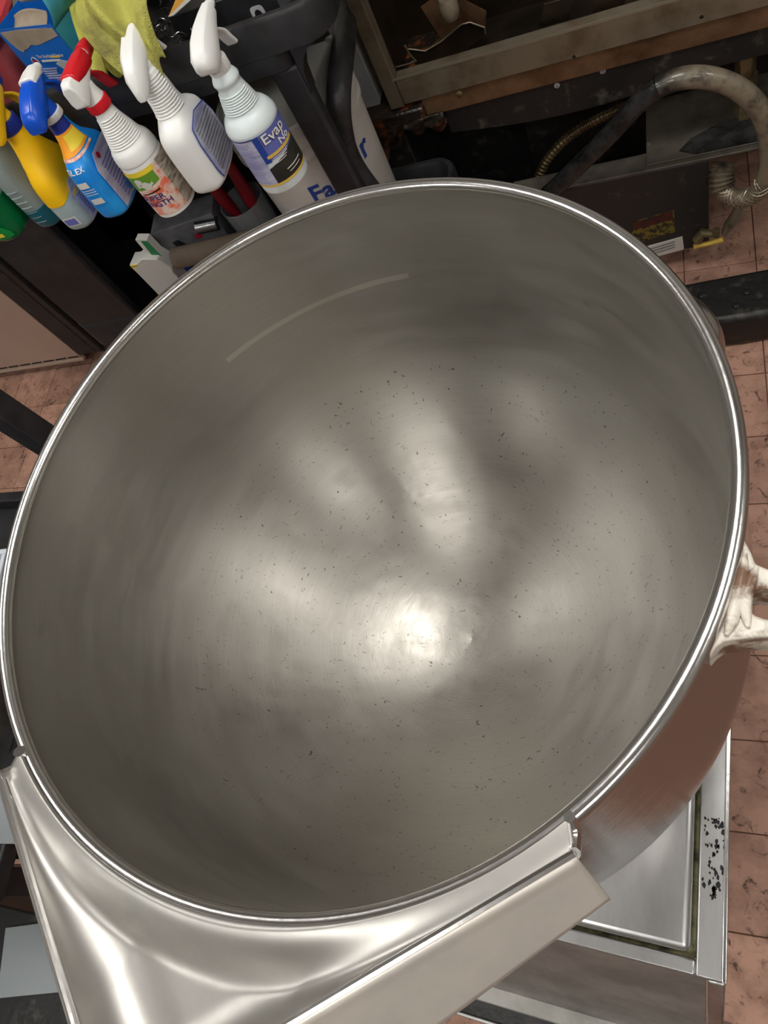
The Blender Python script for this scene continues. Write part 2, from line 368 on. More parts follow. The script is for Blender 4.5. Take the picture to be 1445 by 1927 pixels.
struct(MB().box(X1, X1 + .1, Y0, Y1, -.06, ZC).build('wall_right', M['wall'], flat=True))
for k, (x, y) in enumerate(TROFFERS):
    t = thing('ceiling_light', 'recessed fluorescent troffer in the ceiling above the kitchen', 'ceiling light', (x, y, ZC - .04), 0, 'fluorescent troffers')
    f = MB()
    for a in ((-.31, -.28, -.31, .31), (.28, .31, -.31, .31), (-.28, .28, -.31, -.28), (-.28, .28, .28, .31)): f.box(*a, 0, .04)
    f.build('frame', M['white'], t, flat=True)
    MB().box(-.28, .28, -.28, .28, .01, .03).build('diffuser', M['diffuser'], t, flat=True)

# ================================================================== MIXING BOWL
BX, BY, RZ = -.228, .197, 1.13
bowl = thing('mixing_bowl', 'large stainless steel mixing bowl with pouring spout standing on steel table', 'bowl', (BX, BY, .7105))
OZ = RZ - .7105     # rim height above the root
inner = spline([(.2445, -.004), (.2475, -.05), (.2510, -.11), (.2525, -.155), (.2505, -.182), (.2445, -.208), (.230, -.24), (.204, -.276), (.168, -.311), (.126, -.3405), (.084, -.360), (.042, -.3715), (.0001, -.375)], 8)
outer = spline([(.2482, -.004), (.2515, -.05), (.2575, -.13), (.261, -.2), (.2585, -.25), (.247, -.3), (.224, -.345), (.188, -.382), (.14, -.405), (.10, -.41)], 8)
sh = MB().lathe(inner, 180); o_in = sh.build('inner_wall', M['bowl_in'], bowl, ang=60, recalc=False); o_in.location.z = OZ
o_in['label'] = 'brushed and scratched steel inside of the bowl'
for p in o_in.data.polygons: pass
sh = MB().lathe(outer + [(.0015, -.41)], 180); o_out = sh.build('outer_wall', M['bowl_out'], bowl, ang=60, recalc=False); o_out.location.z = OZ
o_out['label'] = 'polished steel outside of the bowl'
rr = [(.2464 + .0046 * math.cos(a), .0005 + .0046 * math.sin(a)) for a in [2 * PI * k / 14 for k in range(15)]]
o = MB().lathe(rr, 180).build('rolled_rim', M['rim'], bowl, ang=80); o.location.z = OZ
MB().lathe([(.105, 0.0005), (.125, .0005), (.132, .02), (.10, .02), (.105, .0005)], 72).build('foot_ring', M['bowl_out'], bowl)

# pouring spout: V shaped chute, its sides leave the rim as tangents and meet in a point
def loc(p): return Vector((p[0] - BX, p[1] - BY, p[2] - .7105))
ZT = 1.138
TR = atz(1082, 1606, ZT); TR2 = atz(552, 1923, ZT)
TL = atz(2, 1462, ZT); TL2 = atz(150, 1927, ZT)
def isect(p, q, a, b):
    d1 = q - p; d2 = b - a; den = d1.x * d2.y - d1.y * d2.x
    t = ((a.x - p.x) * d2.y - (a.y - p.y) * d2.x) / den
    return p + d1 * t
AP = isect(TR, TR2, TL, TL2)
AP.z = ZT + .004
def rimpt(th, dz=0.0): return Vector((BX + .2472 * math.cos(th), BY + .2472 * math.sin(th), RZ + .0054 + dz))
thR = math.atan2(TR.y - BY, TR.x - BX) + .03; thL = math.atan2(TL.y - BY, TL.x - BX) - .02
if thL > 0: thL -= 2 * PI
def edge(s):        # s 0..1 runs right end -> apex -> left end
    if s < .5: return TR.lerp(AP, s * 2)
    return AP.lerp(TL, s * 2 - 1)
def edge_s(s):      # soft apex
    e = .035
    if abs(s - .5) < e:
        a = edge(.5 - e); b = edge(.5 + e); t = (s - .5 + e) / (2 * e); m_ = edge(.5)
        return a * (1 - t) ** 2 + m_ * 2 * t * (1 - t) + b * t * t
    return edge(s)
def seg_d(p, a, b):
    d = Vector((b.x - a.x, b.y - a.y)); q = Vector((p.x - a.x, p.y - a.y)); return abs(d.x * q.y - d.y * q.x) / d.length
def chute(u, v):    # u along, v 0 rim .. 1 outer top edge
    th = thR + (thL - thR) * u
    R = rimpt(th); E = edge_s(u); vv_ = 1 - (1 - v) ** 1.6
    p = R + (E - R) * vv_
    # two hollows, one along each wall, blended where they meet
    w_ = .030; fz = lambda t: math.sqrt(max(0, 1 - (1 - min(t, 1)) ** 2))
    f = min(1, fz(seg_d(p, TR, AP) / w_)) * min(1, fz(seg_d(p, TL, AP) / w_))
    if v >= .999: f = 0
    dR = math.hypot(p.x - BX, p.y - BY) - .2472; t = min(1, max(0, dR / .034)); t = t * t * (3 - 2 * t)
    Lw = math.hypot(E.x - R.x, E.y - R.y); dep = min(.028, .008 + .32 * Lw)
    zfl = E.z - dep * f
    p.z = R.z * (1 - t) + zfl * t if v > 0 else R.z
    if v >= .999: p.z = E.z
    return loc(p)
M1 = MB().grid(chute, 140, 36)
o = M1.build('pouring_spout', M['spout'], bowl, ang=60); o.modifiers.new('s', 'SOLIDIFY').thickness = .0022
o['label'] = 'satin steel pouring spout welded to the bowl rim'
sp = o
# outer side flange, folded down and slightly outward
def flange(u, v):
    E = edge_s(u); d = (edge_s(min(1, u + .01)) - edge_s(max(0, u - .01))); nrm = Vector((-d.y, d.x, 0)).normalized()
    mid = Vector((BX, BY, 0)); 
    if nrm.dot(E - mid) < 0: nrm = -nrm
    k_ = 1 - abs(u - .5) * 2; h = .026 + .03 * k_; ow = .016 + .022 * k_
    r = .004
    if v < .15:
        a = v / .15 * PI / 2
        q = E + nrm * (r * (1 - math.cos(a)) if 0 else r * math.sin(a)) + Vector((0, 0, r * (math.cos(a) - 1) + .0015))
    else:
        t = (v - .15) / .85
        q = E + nrm * (r + ow * t) + Vector((0, 0, -r + .0015 - h * t))
    return loc(q)
o = MB().grid(lambda u, v: flange(u * .5, v), 70, 16).build('side_flange', M['flange'], sp, ang=60, solid=.0016); o['label'] = 'matt steel flange on the right of the spout'
o = MB().grid(lambda u, v: flange(.5 + u * .5, v), 70, 16).build('side_flange', M['spout'], sp, ang=60, solid=.0016)
# rolled hem along the top edge and the curls where it leaves the rim
o = MB().tube([loc(edge_s(k / 120) + Vector((0, 0, .0005))) for k in range(121)], .0022, 8).build('hem', M['rim'], sp)
for s, th in ((0, thR), (1, thL)):
    R = rimpt(th); E = edge_s(s); m_ = (R + E) / 2 + Vector((0, 0, -.009))
    pts = spline([R + Vector((0, 0, .002)), R.lerp(m_, .5) + Vector((0, 0, -.003)), m_, E.lerp(m_, .3), E + Vector((0, 0, .001))], 6)
    MB().tube([loc(Vector(p)) for p in pts], .0028 if s == 0 else .004, 8).build('end_curl', M['rim'], sp)

# painted mounting ear on the right, second ear behind
ear = [(1392, 1000), (1402, 1018), (1414, 1040), (1421, 1060), (1440, 1068), (1475, 1082), (1475, 1111), (1432, 1108), (1418, 1112), (1411, 1122), (1408, 1138), (1412, 1150), (1422, 1158), (1440, 1164), (1475, 1170), (1475, 1198), (1420, 1199), (1380, 1203), (1362, 1207), (1348, 1217), (1336, 1232), (1330, 1215), (1352, 1170), (1368, 1120), (1382, 1060), (1388, 1015)]
eb_ = MB(); top = [loc(atz(x, y, 1.127)) for x, y in ear]; bot = [Vector((p.x, p.y, p.z - .026)) for p in top]
eb_.loft([bot, top])
o = eb_.build('mounting_ear', M['bracket'], bowl, bevel=.0035, seg=3); o['label'] = 'forked mounting ear with chipped cream paint'
rb = MB().tube([loc(atz(x, y, 1.1285)) for x, y in [(1402, 1042), (1398, 1075), (1392, 1110), (1384, 1140), (1376, 1170), (1366, 1195)]], [.001, .003, .0034, .0032, .003, .001], 14).build('rib', M['bracket'], o)
rb = MB().tube([loc(atz(x, y, 1.1285)) for x, y in [(1424, 1066), (1412, 1090), (1404, 1120), (1402, 1150), (1408, 1180)]], [.001, .003, .003, .003, .001], 14).build('rib', M['bracket'], o)
c2 = atz(1322, 600, 1.108) - Vector((BX, BY, 0)); th2 = math.atan2(c2.y, c2.x)
def pad(u, v):
    a = th2 + (u - .5) * .2; k = math.sin(PI * u) ** .5 * math.sin(PI * v) ** .5
    r = .2525 + .0125 * k
    return Vector((r * math.cos(a), r * math.sin(a), OZ - .012 - .05 * v))
o = MB().grid(pad, 20, 12).build('rear_ear', M['rim'], bowl, ang=80)

# ================================================================== STEEL TABLE
TZ = .70
ta = math.radians(-3.6); cor = atz(1365.5, 1853, TZ)
table = thing('steel_table', 'stainless steel equipment table with inset lid under the mixing bowl', 'table', (cor.x, cor.y, 0), ta)
TM = Matrix.Rotation(-ta, 4, 'Z') @ Matrix.Translation((-cor.x, -cor.y, 0))
def tl(px, py, z): return TM @ atz(px, py, z)
lr = tl(1303, 1680, TZ); lf = tl(1180, 1764, TZ)
LXR, LYF = lr.x, lf.y
TWX, TDY = -.76, .60
fr = MB()
fr.box(LXR + .004, 0, 0, TDY, TZ - .012, TZ); 
fr.build('worktop_side', M['steel'], table, bevel=.002)
MB().box(TWX, LXR + .004, 0, LYF - .004, TZ - .012, TZ).build('worktop_front', M['steel'], table, bevel=.002)
MB().box(TWX, LXR + .004, TDY - .05, TDY, TZ - .012, TZ).build('worktop_back', M['steel'], table, bevel=.002)
MB().box(TWX, TWX + .06, LYF - .004, TDY - .05, TZ - .012, TZ).build('worktop_side', M['steel'], table, bevel=.002)
MB().box(TWX + .06, LXR + .004, LYF - .004, TDY - .05, TZ - .016, TZ - .009).build('grimy_gap', M['grime'], table)
lid = MB().box(TWX + .064, LXR, LYF, TDY - .054, TZ - .008, TZ + .009).build('inset_lid', M['steel'], table, bevel=.007, seg=4)
MB().box(-.0035, .001, 0, TDY, TZ - .014, TZ + .001).build('edge_strip', M['rim'], table, bevel=.001)
# torn tape residue on the side of the worktop
res = MB()
q0 = tl(1345, 1560, TZ); q1 = tl(1352, 1690, TZ)
for k in range(60):
    x = q0.x + random.gauss(0, .006); y = random.uniform(q1.y, q0.y + .01); s_ = random.uniform(.0006, .0024)
    pts = [(x + s_ * random.uniform(.5, 1.2) * math.cos(a), y + s_ * random.uniform(.5, 1.8) * math.sin(a)) for a in (0, 1, 2, 3.1, 4.2, 5.2)]
    res.prism(pts, lambda a, b, d: (a, b, d), TZ, TZ + .0006)
o = res.build('tape_residue', M['ink'], table); o['kind'] = 'stuff'
# sloping front panel, corner post and lower rail
PZ = .47
fa = tl(868, 1868, PZ); fb = tl(1180, 1927, PZ); FY = (fa.y + fb.y) / 2
pw = tl(1328, 1860, TZ - .01).x
def slope(x0, x1, th, zt, zb, off=0):
    k = lambda z: (TZ - z) / (TZ - PZ) * FY
    return MB().hexa([(x0, k(zb) + off, zb), (x1, k(zb) + off, zb), (x1, k(zb) + th + off, zb), (x0, k(zb) + th + off, zb)], [(x0, k(zt) + off, zt), (x1, k(zt) + off, zt), (x1, k(zt) + th + off, zt), (x0, k(zt) + th + off, zt)])
slope(TWX, pw, .01, TZ - .013, PZ, .006).build('front_panel', M['steel_dark'], table)
slope(pw + .001, 0, .014, TZ - .013, .06, .002).build('corner_post', M['steel'], table, bevel=.002)
slope(TWX, TWX + .035, .014, TZ - .013, .06, .002).build('corner_post', M['steel'], table, bevel=.002)
MB().box(TWX, pw, FY - .012, FY + .01, PZ - .012, PZ).build('lower_rail', M['steel_dark'], table, bevel=.002)
MB().box(TWX, pw, FY - .034, FY - .03, PZ - .014, PZ - .006).build('drip_edge', M['steel'], table, bevel=.001)
MB().box(TWX, pw, FY - .03, FY - .012, PZ - .012, PZ - .009).build('drip_channel', M['blacksteel'], table)
for x in (TWX + .02, -.02):
    MB().lathe([(.016, 0), (.02, .02), (.02, .66)], 16, (x, TDY - .04, 0), cap=True).build('leg', M['steel_dark'], table)
o = MB().box(-.002, .008, -.06, -.04, TZ - .1, TZ - .07).build('catch', M['steel'], table, bevel=.001)

# ================================================================== UTILITY CART
CY0, CY1, CXL, CXR, LIP = 1.0, 1.29, -1.37, -.435, .986
cart = thing('utility_cart', 'black plastic utility cart holding cleaning supplies beside the fryer', 'cart', ((CXL + CXR) / 2, (CY0 + CY1) / 2, 0))
def cl(x, y, z): return Vector((x - (CXL + CXR) / 2, y - (CY0 + CY1) / 2, z))
def rrect(x0, x1, y0, y1, r, z, n=6):
    P = []
    for cx, cy, a0 in ((x1 - r, y1 - r, 0), (x0 + r, y1 - r, 90), (x0 + r, y0 + r, 180), (x1 - r, y0 + r, 270)):
        for k in range(n + 1):
            a = math.radians(a0 + 90 * k / n); P.append(cl(cx + r * math.cos(a), cy + r * math.sin(a), z))
    return P
def tray(name, zl, zb, depth, CXR=CXR):
    m = MB(); e = .0
    rings = [rrect(CXL, CXR, CY0, CY1, .045, zb), rrect(CXL, CXR, CY0, CY1, .045, zl - .006), rrect(CXL + .004, CXR - .004, CY0 + .004, CY1 - .004, .042, zl),
             rrect(CXL + .012, CXR - .012, CY0 + .012, CY1 - .012, .036, zl), rrect(CXL + .018, CXR - .018, CY0 + .018, CY1 - .018, .03, zl - .008),
             rrect(CXL + .022, CXR - .022, CY0 + .022, CY1 - .022, .028, zl - depth)]
    m.loft(rings); return m.build(name, M['black'], cart, ang=50)
tray('top_tray', LIP, .957 - .0225, .05, -.448)
MB().loft([rrect(CXL, -.518, CY0, CY1, .03, .908), rrect(CXL, -.518, CY0, CY1, .03, .934)]).build('apron', M['black'], cart, ang=50)
tray('lower_tray', .475, .40, .055)
def legm(x0, x1, y0, y1, z0, z1): return MB().box(x0 - (CXL + CXR) / 2, x1 - (CXL + CXR) / 2, y0 - (CY0 + CY1) / 2, y1 - (CY0 + CY1) / 2, z0, z1)
for x0, x1, y0, y1 in ((-.567, -.518, CY0 + .004, CY0 + .03), (-1.345, -1.172, CY0 + .004, CY0 + .03), (-.76, -.70, CY1 - .03, CY1 - .004), (-1.345, -1.172, CY1 - .03, CY1 - .004)):
    legm(x0, x1, y0, y1, .06, .9085).build('leg', M['black'], cart, bevel=.006)
legm(-1.345, -1.33, CY0 + .03, CY1 - .03, .10, .9085).build('side_panel', M['black'], cart, bevel=.004)
legm(-1.33, -.57, CY1 - .03, CY1 - .022, .47, .909).build('back_panel', M['black'], cart)
# gusset under the top tray on the right
MB().prism([(-.5185, .934), (-.5185, .86), (-.514, .895), (-.505, .915), (-.492, .928), (-.475, .934)], lambda a, b, d: cl(a, d, b), CY0 + .004, CY0 + .03).build('gusset', M['black'], cart)
for x in (-.66, -1.3):
    for y in (CY0 + .03, CY1 - .03):
        m = MB(); m.tube([cl(x - .012, y, .034), cl(x + .012, y, .034)], .034, 20); m.build('caster', M['rubber'], cart)

# ================================================================== SPRAY BOTTLES
class Bottle:
    """local frame: base at z 0, sprayer aims along +y; wide faces look along x."""
    def __init__(s, name, label, loc_, prof, m, rz=0, tilt=0):
        s.root = thing(name, label, 'spray bottle', loc_, rz, 'spray bottles hung on the cart')
        s.prof = spline(prof, 5)
        n = 40
        s.mb = MB().loft([[s.pt(2 * PI * j / n, p) for j in range(n)] for p in s.prof])
        s.body = s.mb.build('body', m, s.root, ang=50)
    def pt(s, a, p, off=0):
        z, rx, ry, e = p; c, sn = math.cos(a), math.sin(a)
        return Vector(((rx + off) * math.copysign(abs(c) ** (2 / e), c), (ry + off) * math.copysign(abs(sn) ** (2 / e), sn), z))
    def at(s, a, z, off=0):
        P = s.prof
        for i in range(len(P) - 1):
            if P[i][0] <= z <= P[i + 1][0]:
                t = (z - P[i][0]) / max(1e-9, P[i + 1][0] - P[i][0]); q = tuple(P[i][k] + (P[i + 1][k] - P[i][k]) * t for k in range(4)); return s.pt(a, q, off)
        return s.pt(a, P[0] if z < P[0][0] else P[-1], off)
    def patch(s, name, a0, a1, z0, z1, m, off=.0006, shape=None, nu=16, nv=10, parent=None):
        def fn(u, v):
            zz0, zz1 = (z0, z1) if shape is None else shape(u)
            return s.at(a0 + (a1 - a0) * u, zz0 + (zz1 - zz0) * v, off)
        return MB().grid(fn, nu, nv).build(name, m, parent or s.root, ang=60)
    def text(s, string, size, m, a0, z, off=.0011, dirn=1, rad=None, rot=0, align='LEFT'):
        def fn(x, y, zz):
            xr = x * math.cos(rot) - y * math.sin(rot); yr = x * math.sin(rot) + y * math.cos(rot)
            r = rad or .04
            return s.at(a0 + dirn * xr / r, z + yr, off + zz * .3)
        return lettering('lettering', string, size, m, s.root, fn, align=align, bold=size * .012)
    def textline(s, a0, a1, z, h, m, off=.001):
        return s.patch('print_line', a0, a1, z, z + h, m, off, nu=6, nv=1)
    def collar(s, z, r, h, m, ribs=28, name='collar'):
        mb = MB(); rings = []
        n = ribs * 2
        for zz, k in ((0, .96), (.1, 1), (.9, 1), (1, .95)):
            rings.append([((r * k * (1 if j % 2 else .955)) * math.cos(2 * PI * j / n), (r * k * (1 if j % 2 else .955)) * math.sin(2 * PI * j / n), z + h * zz) for j in range(n)])
        return mb.loft(rings).build(name, m, s.root, ang=30)
    def head(s, z, secs, m, name='spray_head', sub=1):
        """secs: list of (y, z_low, z_high, half width) along the aim direction."""
        rings = []
        for y, zl, zh, hw in secs:
            rings.append([(-hw * .8, y, z + zl), (hw * .8, y, z + zl), (hw, y, z + zl + (zh - zl) * .25), (hw * .92, y, z + zl + (zh - zl) * .75), (hw * .55, y, z + zh), (-hw * .55, y, z + zh), (-hw * .92, y, z + zl + (zh - zl) * .75), (-hw, y, z + zl + (zh - zl) * .25)])
        return MB().loft(rings).build(name, m, s.root, bevel=.0022, seg=2, ang=40)
    def throat(s, z0, z1, r0, r1, m, dy=0.0):
        n = 20
        rings = [[(r * math.cos(2 * PI * j / n), y + r * 1.15 * math.sin(2 * PI * j / n), zz) for j in range(n)] for zz, r, y in ((z0, r0, 0), ((z0 + z1) / 2, (r0 + r1) / 2 * .92, dy / 2), (z1, r1, dy))]
        return MB().loft(rings).build('throat', m, s.root)
    def trigger(s, z, m, y0=.028, lean=.03, l=.05, name='trigger'):
        P = spline([(0, y0, z), (0, y0 + lean * .7, z - l * .35), (0, y0 + lean, z - l * .7), (0, y0 + lean * 1.25, z - l)], 4)
        rings = []
        for i, p in enumerate(P):
            w_ = .0085; t_ = .004
            rings.append([(-w_, p[1] - t_, p[2]), (w_, p[1] - t_, p[2]), (w_, p[1] + t_, p[2]), (-w_, p[1] + t_, p[2])])
        return MB().loft(rings).build(name, m, s.root, bevel=.002)
    def nozzle(s, y, z, r, l, m, name='nozzle'):
        return MB().tube([(0, y, z), (0, y + l * .6, z), (0, y + l, z)], [r, r * .95, r * .8], 14).build(name, m, s.root)

SHROUD = [(-.038, -.002, .012, .011), (-.03, -.012, .022, .0165), (-.012, -.012, .031, .0185), (.012, .002, .036, .0165), (.036, .012, .038, .012), (.056, .018, .038, .009)]

def ribs(bt, z0, z1, n, m, a0=-PI * .98, a1=PI * .0, off=.0007):
    for k in range(n):
        z = z0 + (z1 - z0) * k / max(1, n - 1)
        pts = [bt.at(a0 + (a1 - a0) * q / 14, z, off) for q in range(15)]
        MB().tube(pts, .0011, 5).build('grip_rib', m, bt.root)

# -- translucent round bottle (nearest the right end of the cart)
b7 = Bottle('spray_bottle', 'milky round spray bottle with white trigger and blue cleaner label, farthest right', (-.588, .93, .792),
            [(0, .034, .034, 2), (.004, .039, .039, 2), (.012, .041, .041, 2), (.10, .041, .041, 2), (.118, .0415, .0415, 2), (.132, .036, .036, 2), (.142, .028, .028, 2), (.160, .0235, .0235, 2), (.18, .019, .019, 2), (.19, .0205, .0205, 2), (.198, .0175, .0175, 2), (.205, .014, .014, 2)], M['milky'])
A = -PI / 2
b7.patch('label', A - 1.25, A + .18, .022, .112, M['lavender'], .0006)
b7.patch('label', A + .18, A + 1.9, .064, .112, M['periwinkle'], .0007)
b7.patch('label', A + .18, A + 1.9, .022, .064, M['charcoal'], .0007, shape=lambda u: (.022, .052 + .02 * u))
b7.patch('label_strip', A - 1.25, A + 1.9, .018, .0225, M['gold'], .0009)
b7.patch('label_strip', A + .18, A + .42, .062, .112, M['royal'], .0010)
b7.patch('label_strip', A - 1.25, A + .2, .110, .1125, M['inkblue'], .0010)
b7.patch('label_badge', A + .34, A + 1.7, .069, .0745, M['gold'], .0012)
b7.text('Evap', .024, M['ink'], A + .44, .092, .0012, 1, .041)
b7.text('Evap', .024, M['white'], A + .47, .093, .0018, 1, .041)
b7.text('No', .017, M['white'], A + 1.0, .0772, .0020, 1, .041)
for k in range(4): b7.textline(A + .5, A + 1.2 - .07 * k, .0655 - k * .0032, .0011, M['white'], .0012)
b7.textline(A + .75, A + 1.5, .036, .0018, M['white'], .0014); b7.textline(A + .8, A + 1.4, .030, .0012, M['white'], .0014)
for k in range(20): b7.textline(A - 1.15, A + .02 - .2 * random.random(), .028 + k * .004, .0009, M['periwinkle'], .0010)
b7.patch('smudge', A - .05, A + .32, .1485, .164, M['tan'], .0005, shape=lambda u: (.150 + .004 * math.sin(u * 9), .163 - .004 * math.cos(u * 7)), nv=3) if 0 else None
ribs(b7, .146, .172, 8, M['milky'])
b7.collar(.203, .0165, .02, M['whited'])
b7.throat(.222, .238, .013, .0135, M['white'])
b7.head(.232, SHROUD, M['white'])
b7.trigger(.246, M['white']); b7.nozzle(.056, .260, .008, .012, M['white'])

# -- flat white bottle with back label
b6 = Bottle('spray_bottle', 'flat opaque white spray bottle with grey back label outlined in blue', (-.699, .935, .826),
            [(0, .024, .044, 3.2), (.005, .029, .050, 3.4), (.02, .031, .053, 3.4), (.085, .031, .053, 3.2), (.112, .0295, .050, 3), (.126, .0265, .041, 2.6), (.136, .024, .029, 2.3), (.15, .022, .024, 2), (.18, .0205, .021, 2), (.205, .0185, .0185, 2), (.21, .0165, .0165, 2), (.225, .015, .015, 2)], M['white'])
def flatpatch(bt, name, poly, x, m, off): # poly in (y,z) on the +x face
    return MB().prism(poly, lambda a, b, d: (x + d, a, b), off, off + .0008).build(name, m, bt.root)
lp = [(-.032, .012), (.036, .012), (.042, .03), (.042, .085), (.034, .112), (.0, .122), (-.03, .112), (-.036, .085), (-.036, .03)]
flatpatch(b6, 'label_border', lp, .0298, M['royal'], .0008)
flatpatch(b6, 'label', [(y * .96, .064 + (z - .064) * .97) for y, z in lp], .0302, M['lavender'], .001)
for k in range(12):
    flatpatch(b6, 'print_line', [(-.026, .024 + k * .007), (.034, .024 + k * .007), (.034, .027 + k * .007), (-.026, .027 + k * .007)], .0306, M['toolgrey'], .0012)
ribs(b6, .14, .20, 13, M['white'])
b6.head(.222, [(-.046, -.034, -.016, .006), (-.036, -.03, .008, .013), (-.014, -.012, .026, .0175), (.012, .0, .036, .0165), (.036, .012, .039, .012), (.056, .018, .038, .008)], M['white'])
b6.throat(.215, .236, .0165, .0145, M['white']); b6.trigger(.24, M['white']); b6.nozzle(.056, .25, .008, .012, M['white'])

# -- round bottle with coral label and red trigger
b5 = Bottle('spray_bottle', 'round white spray bottle with coral and green label and red trigger', (-.796, .925, .797),
            [(0, .030, .030, 2), (.004, .036, .036, 2), (.012, .0375, .0375, 2), (.10, .0375, .0375, 2), (.108, .0365, .0365, 2), (.114, .0375, .0375, 2), (.13, .035, .035, 2), (.142, .0285, .0285, 2), (.16, .0235, .0235, 2), (.18, .018, .018, 2), (.196, .0155, .0155, 2), (.205, .014, .014, 2)], M['white'])
b5.patch('label', A - 1.7, A + 1.3, .010, .102, M['coral'], .0006, nu=30)
b5.patch('label', A + 1.05, A + 2.2, .010, .104, M['coral2'], .0010)
b5.patch('label_band', A - 1.2, A + .85, .094, .103, M['labelyellow'], .0010)
b5.patch('label_band', A - 1.2, A + .75, .066, .094, M['labelgreen'], .0009, shape=lambda u: (.060 + .014 * u, .094))
b5.patch('label_patch', A - .35, A + .43, .072, .082, M['whitebox'], .0013, shape=lambda u: (.070 + .004 * math.sin(u * 8), .080 + .003 * math.cos(u * 11)))
b5.patch('label_patch', A - .33, A + .02, .082, .090, M['whitebox'], .0013, shape=lambda u: (.079, .087 + .0035 * math.sin(u * PI)))
b5.patch('label_line', A - .40, A + .52, .058, .0605, M['ink'], .0013, shape=lambda u: (.0565 + .003 * u, .0585 + .004 * u))
b5.text('SUPER', .0155, M['inkblue'], A + .50, .0430, .0014, 1, .0375, align='RIGHT')
b5.text('STRENGTH', .0155, M['inkblue'], A + .70, .0295, .0014, 1, .0375, align='RIGHT')
ribs(b5, .142, .186, 12, M['white'])
b5.collar(.199, .0185, .016, M['red'], 40)
b5.throat(.214, .238, .0155, .0125, M['white'])
b5.head(.232, [(-.036, -.004, .03, .012), (-.030, -.008, .036, .0135), (-.014, -.004, .036, .0135), (.012, .008, .034, .012), (.034, .014, .034, .0095)], M['white'])
o = b5.head(.2335, [(-.020, .020, .0375, .0142), (.006, .014, .0385, .0142), (.030, .012, .038, .0125), (.040, .012, .036, .010)], M['red'], 'red_cover')
b5.trigger(.245, M['red'], y0=.018, lean=.03, l=.052); b5.nozzle(.036, .259, .010, .008, M['white'], 'nozzle_ring'); b5.nozzle(.042, .259, .0125, .022, M['red'])

# -- blue sleeve bottle
b4 = Bottle('spray_bottle', 'bright blue sleeved bathroom cleaner bottle with blue trigger', (-.893, .935, .822),
            [(0, .022, .040, 3), (.005, .029, .048, 3.2), (.02, .031, .052, 3.2), (.08, .030, .051, 3), (.11, .027, .047, 2.8), (.128, .024, .036, 2.4), (.145, .02, .024, 2.1), (.165, .0165, .0175, 2), (.18, .0155, .0155, 2), (.19, .0145, .0145, 2)], M['tiled_blue'])
b4.patch('sleeve_top', A - 1.7, A + 1.7, .134, .166, M['orange'], .0006, shape=lambda u: (.131 + .006 * (u - .5), .166))
b4.patch('sleeve_top', A - 1.7, A + 1.7, .166, .190, M['navy'], .0007)
b4.patch('sleeve_patch', A + .25, A + 1.6, .138, .162, M['labelyellow'], .0010)
b4.patch('sleeve_line', A - 1.7, A + 1.7, .128, .132, M['coral'], .0009, shape=lambda u: (.126, .1305))
flatpatch(b4, 'back_label', [(-.038, .012), (.03, .012), (.042, .03), (.042, .10), (.03, .118), (-.02, .118), (-.036, .095)], .0293, M['lavender'], .0008)
for k in range(11):
    flatpatch(b4, 'print_line', [(-.02, .02 + k * .0072), (.034, .02 + k * .0072), (.034, .0222 + k * .0072), (-.02, .0222 + k * .0072)], .0297, M['periwinkle'], .0012)
MB().prism([(.004 * math.cos(a) * 1.2 - .012, .006 * math.sin(a) + .107) for a in [k * PI / 8 for k in range(16)]], lambda a, b, d: (.0297 + d, a, b), .001, .0018).build('logo_oval', M['print_red'], b4.root)
b4.text('TILEX', .0125, M['white'], A - .55, .1085, .0014, 1, .031)
b4.patch('print_square', A - .28, A + .12, .080, .092, M['whitebox'], .0012)
b4.patch('print_square', A - .18, A + .22, .044, .056, M['whitebox'], .0012)
for k in range(3): b4.textline(A - .3 + .05 * k, A + .25, .0745 - .005 * k, .0015, M['whitebox'], .0012)
b4.collar(.186, .0185, .012, M['white'], 40)
b4.throat(.197, .222, .0155, .0135, M['blue'])
b4.head(.218, [(-.048, -.022, .004, .0155), (-.04, -.022, .016, .0175), (-.016, -.008, .030, .0185), (.008, .004, .036, .017), (.026, .012, .038, .013), (.036, .018, .037, .010)], M['blue'])
b4.head(.2192, [(.004, .024, .0385, .0165), (.024, .022, .0395, .0145), (.038, .018, .0385, .0105)], M['white'], 'white_cap')
b4.trigger(.23, M['blue']); b4.nozzle(.038, .246, .008, .010, M['white'])

# -- yellow over clear bottle
b3 = Bottle('spray_bottle', 'yellow and frosted grey spray bottle with yellow trigger and navy collar', (-.983, .94, .811),
            [(0, .022, .040, 3), (.005, .028, .047, 3.2), (.02, .030, .05, 3.2), (.075, .030, .05, 3), (.105, .028, .046, 2.8), (.13, .024, .036, 2.4), (.155, .021, .025, 2.1), (.175, .018, .019, 2), (.19, .0165, .0165, 2)], M['greywater'])
b3.patch('yellow_sleeve', -PI, PI, .082, .188, M['yellow'], .0007, shape=lambda u: (.082 - .02 * math.cos((u - .25) * 2 * PI), .188), nu=48, nv=24)
flatpatch(b3, 'back_label', [(-.036, .008), (.036, .008), (.036, .085), (-.02, .085), (-.036, .065)], .0290, M['lavender'], .0008)
flatpatch(b3, 'label_strip', [(-.03, .06), (.0, .06), (.0, .066), (-.03, .066)], .0294, M['gold'], .0012)
for k in range(9): flatpatch(b3, 'print_line', [(-.026, .014 + k * .005), (.034, .014 + k * .005), (.034, .016 + k * .005), (-.026, .016 + k * .005)], .0294, M['periwinkle'], .0012)
b3.patch('barcode_label', A - .30, A + .35, .016, .036, M['whitebox'], .0010); b3.patch('barcode', A - .2, A + .25, .019, .033, M['periwinkle'], .0014)
b3.text('use only as directed', .0062, M['ink'], A - .55, .135, .0014, 1, .03, rot=-PI / 2)
b3.collar(.187, .020, .022, M['navy'], 30)
b3.throat(.208, .226, .0155, .015, M['yellow'])
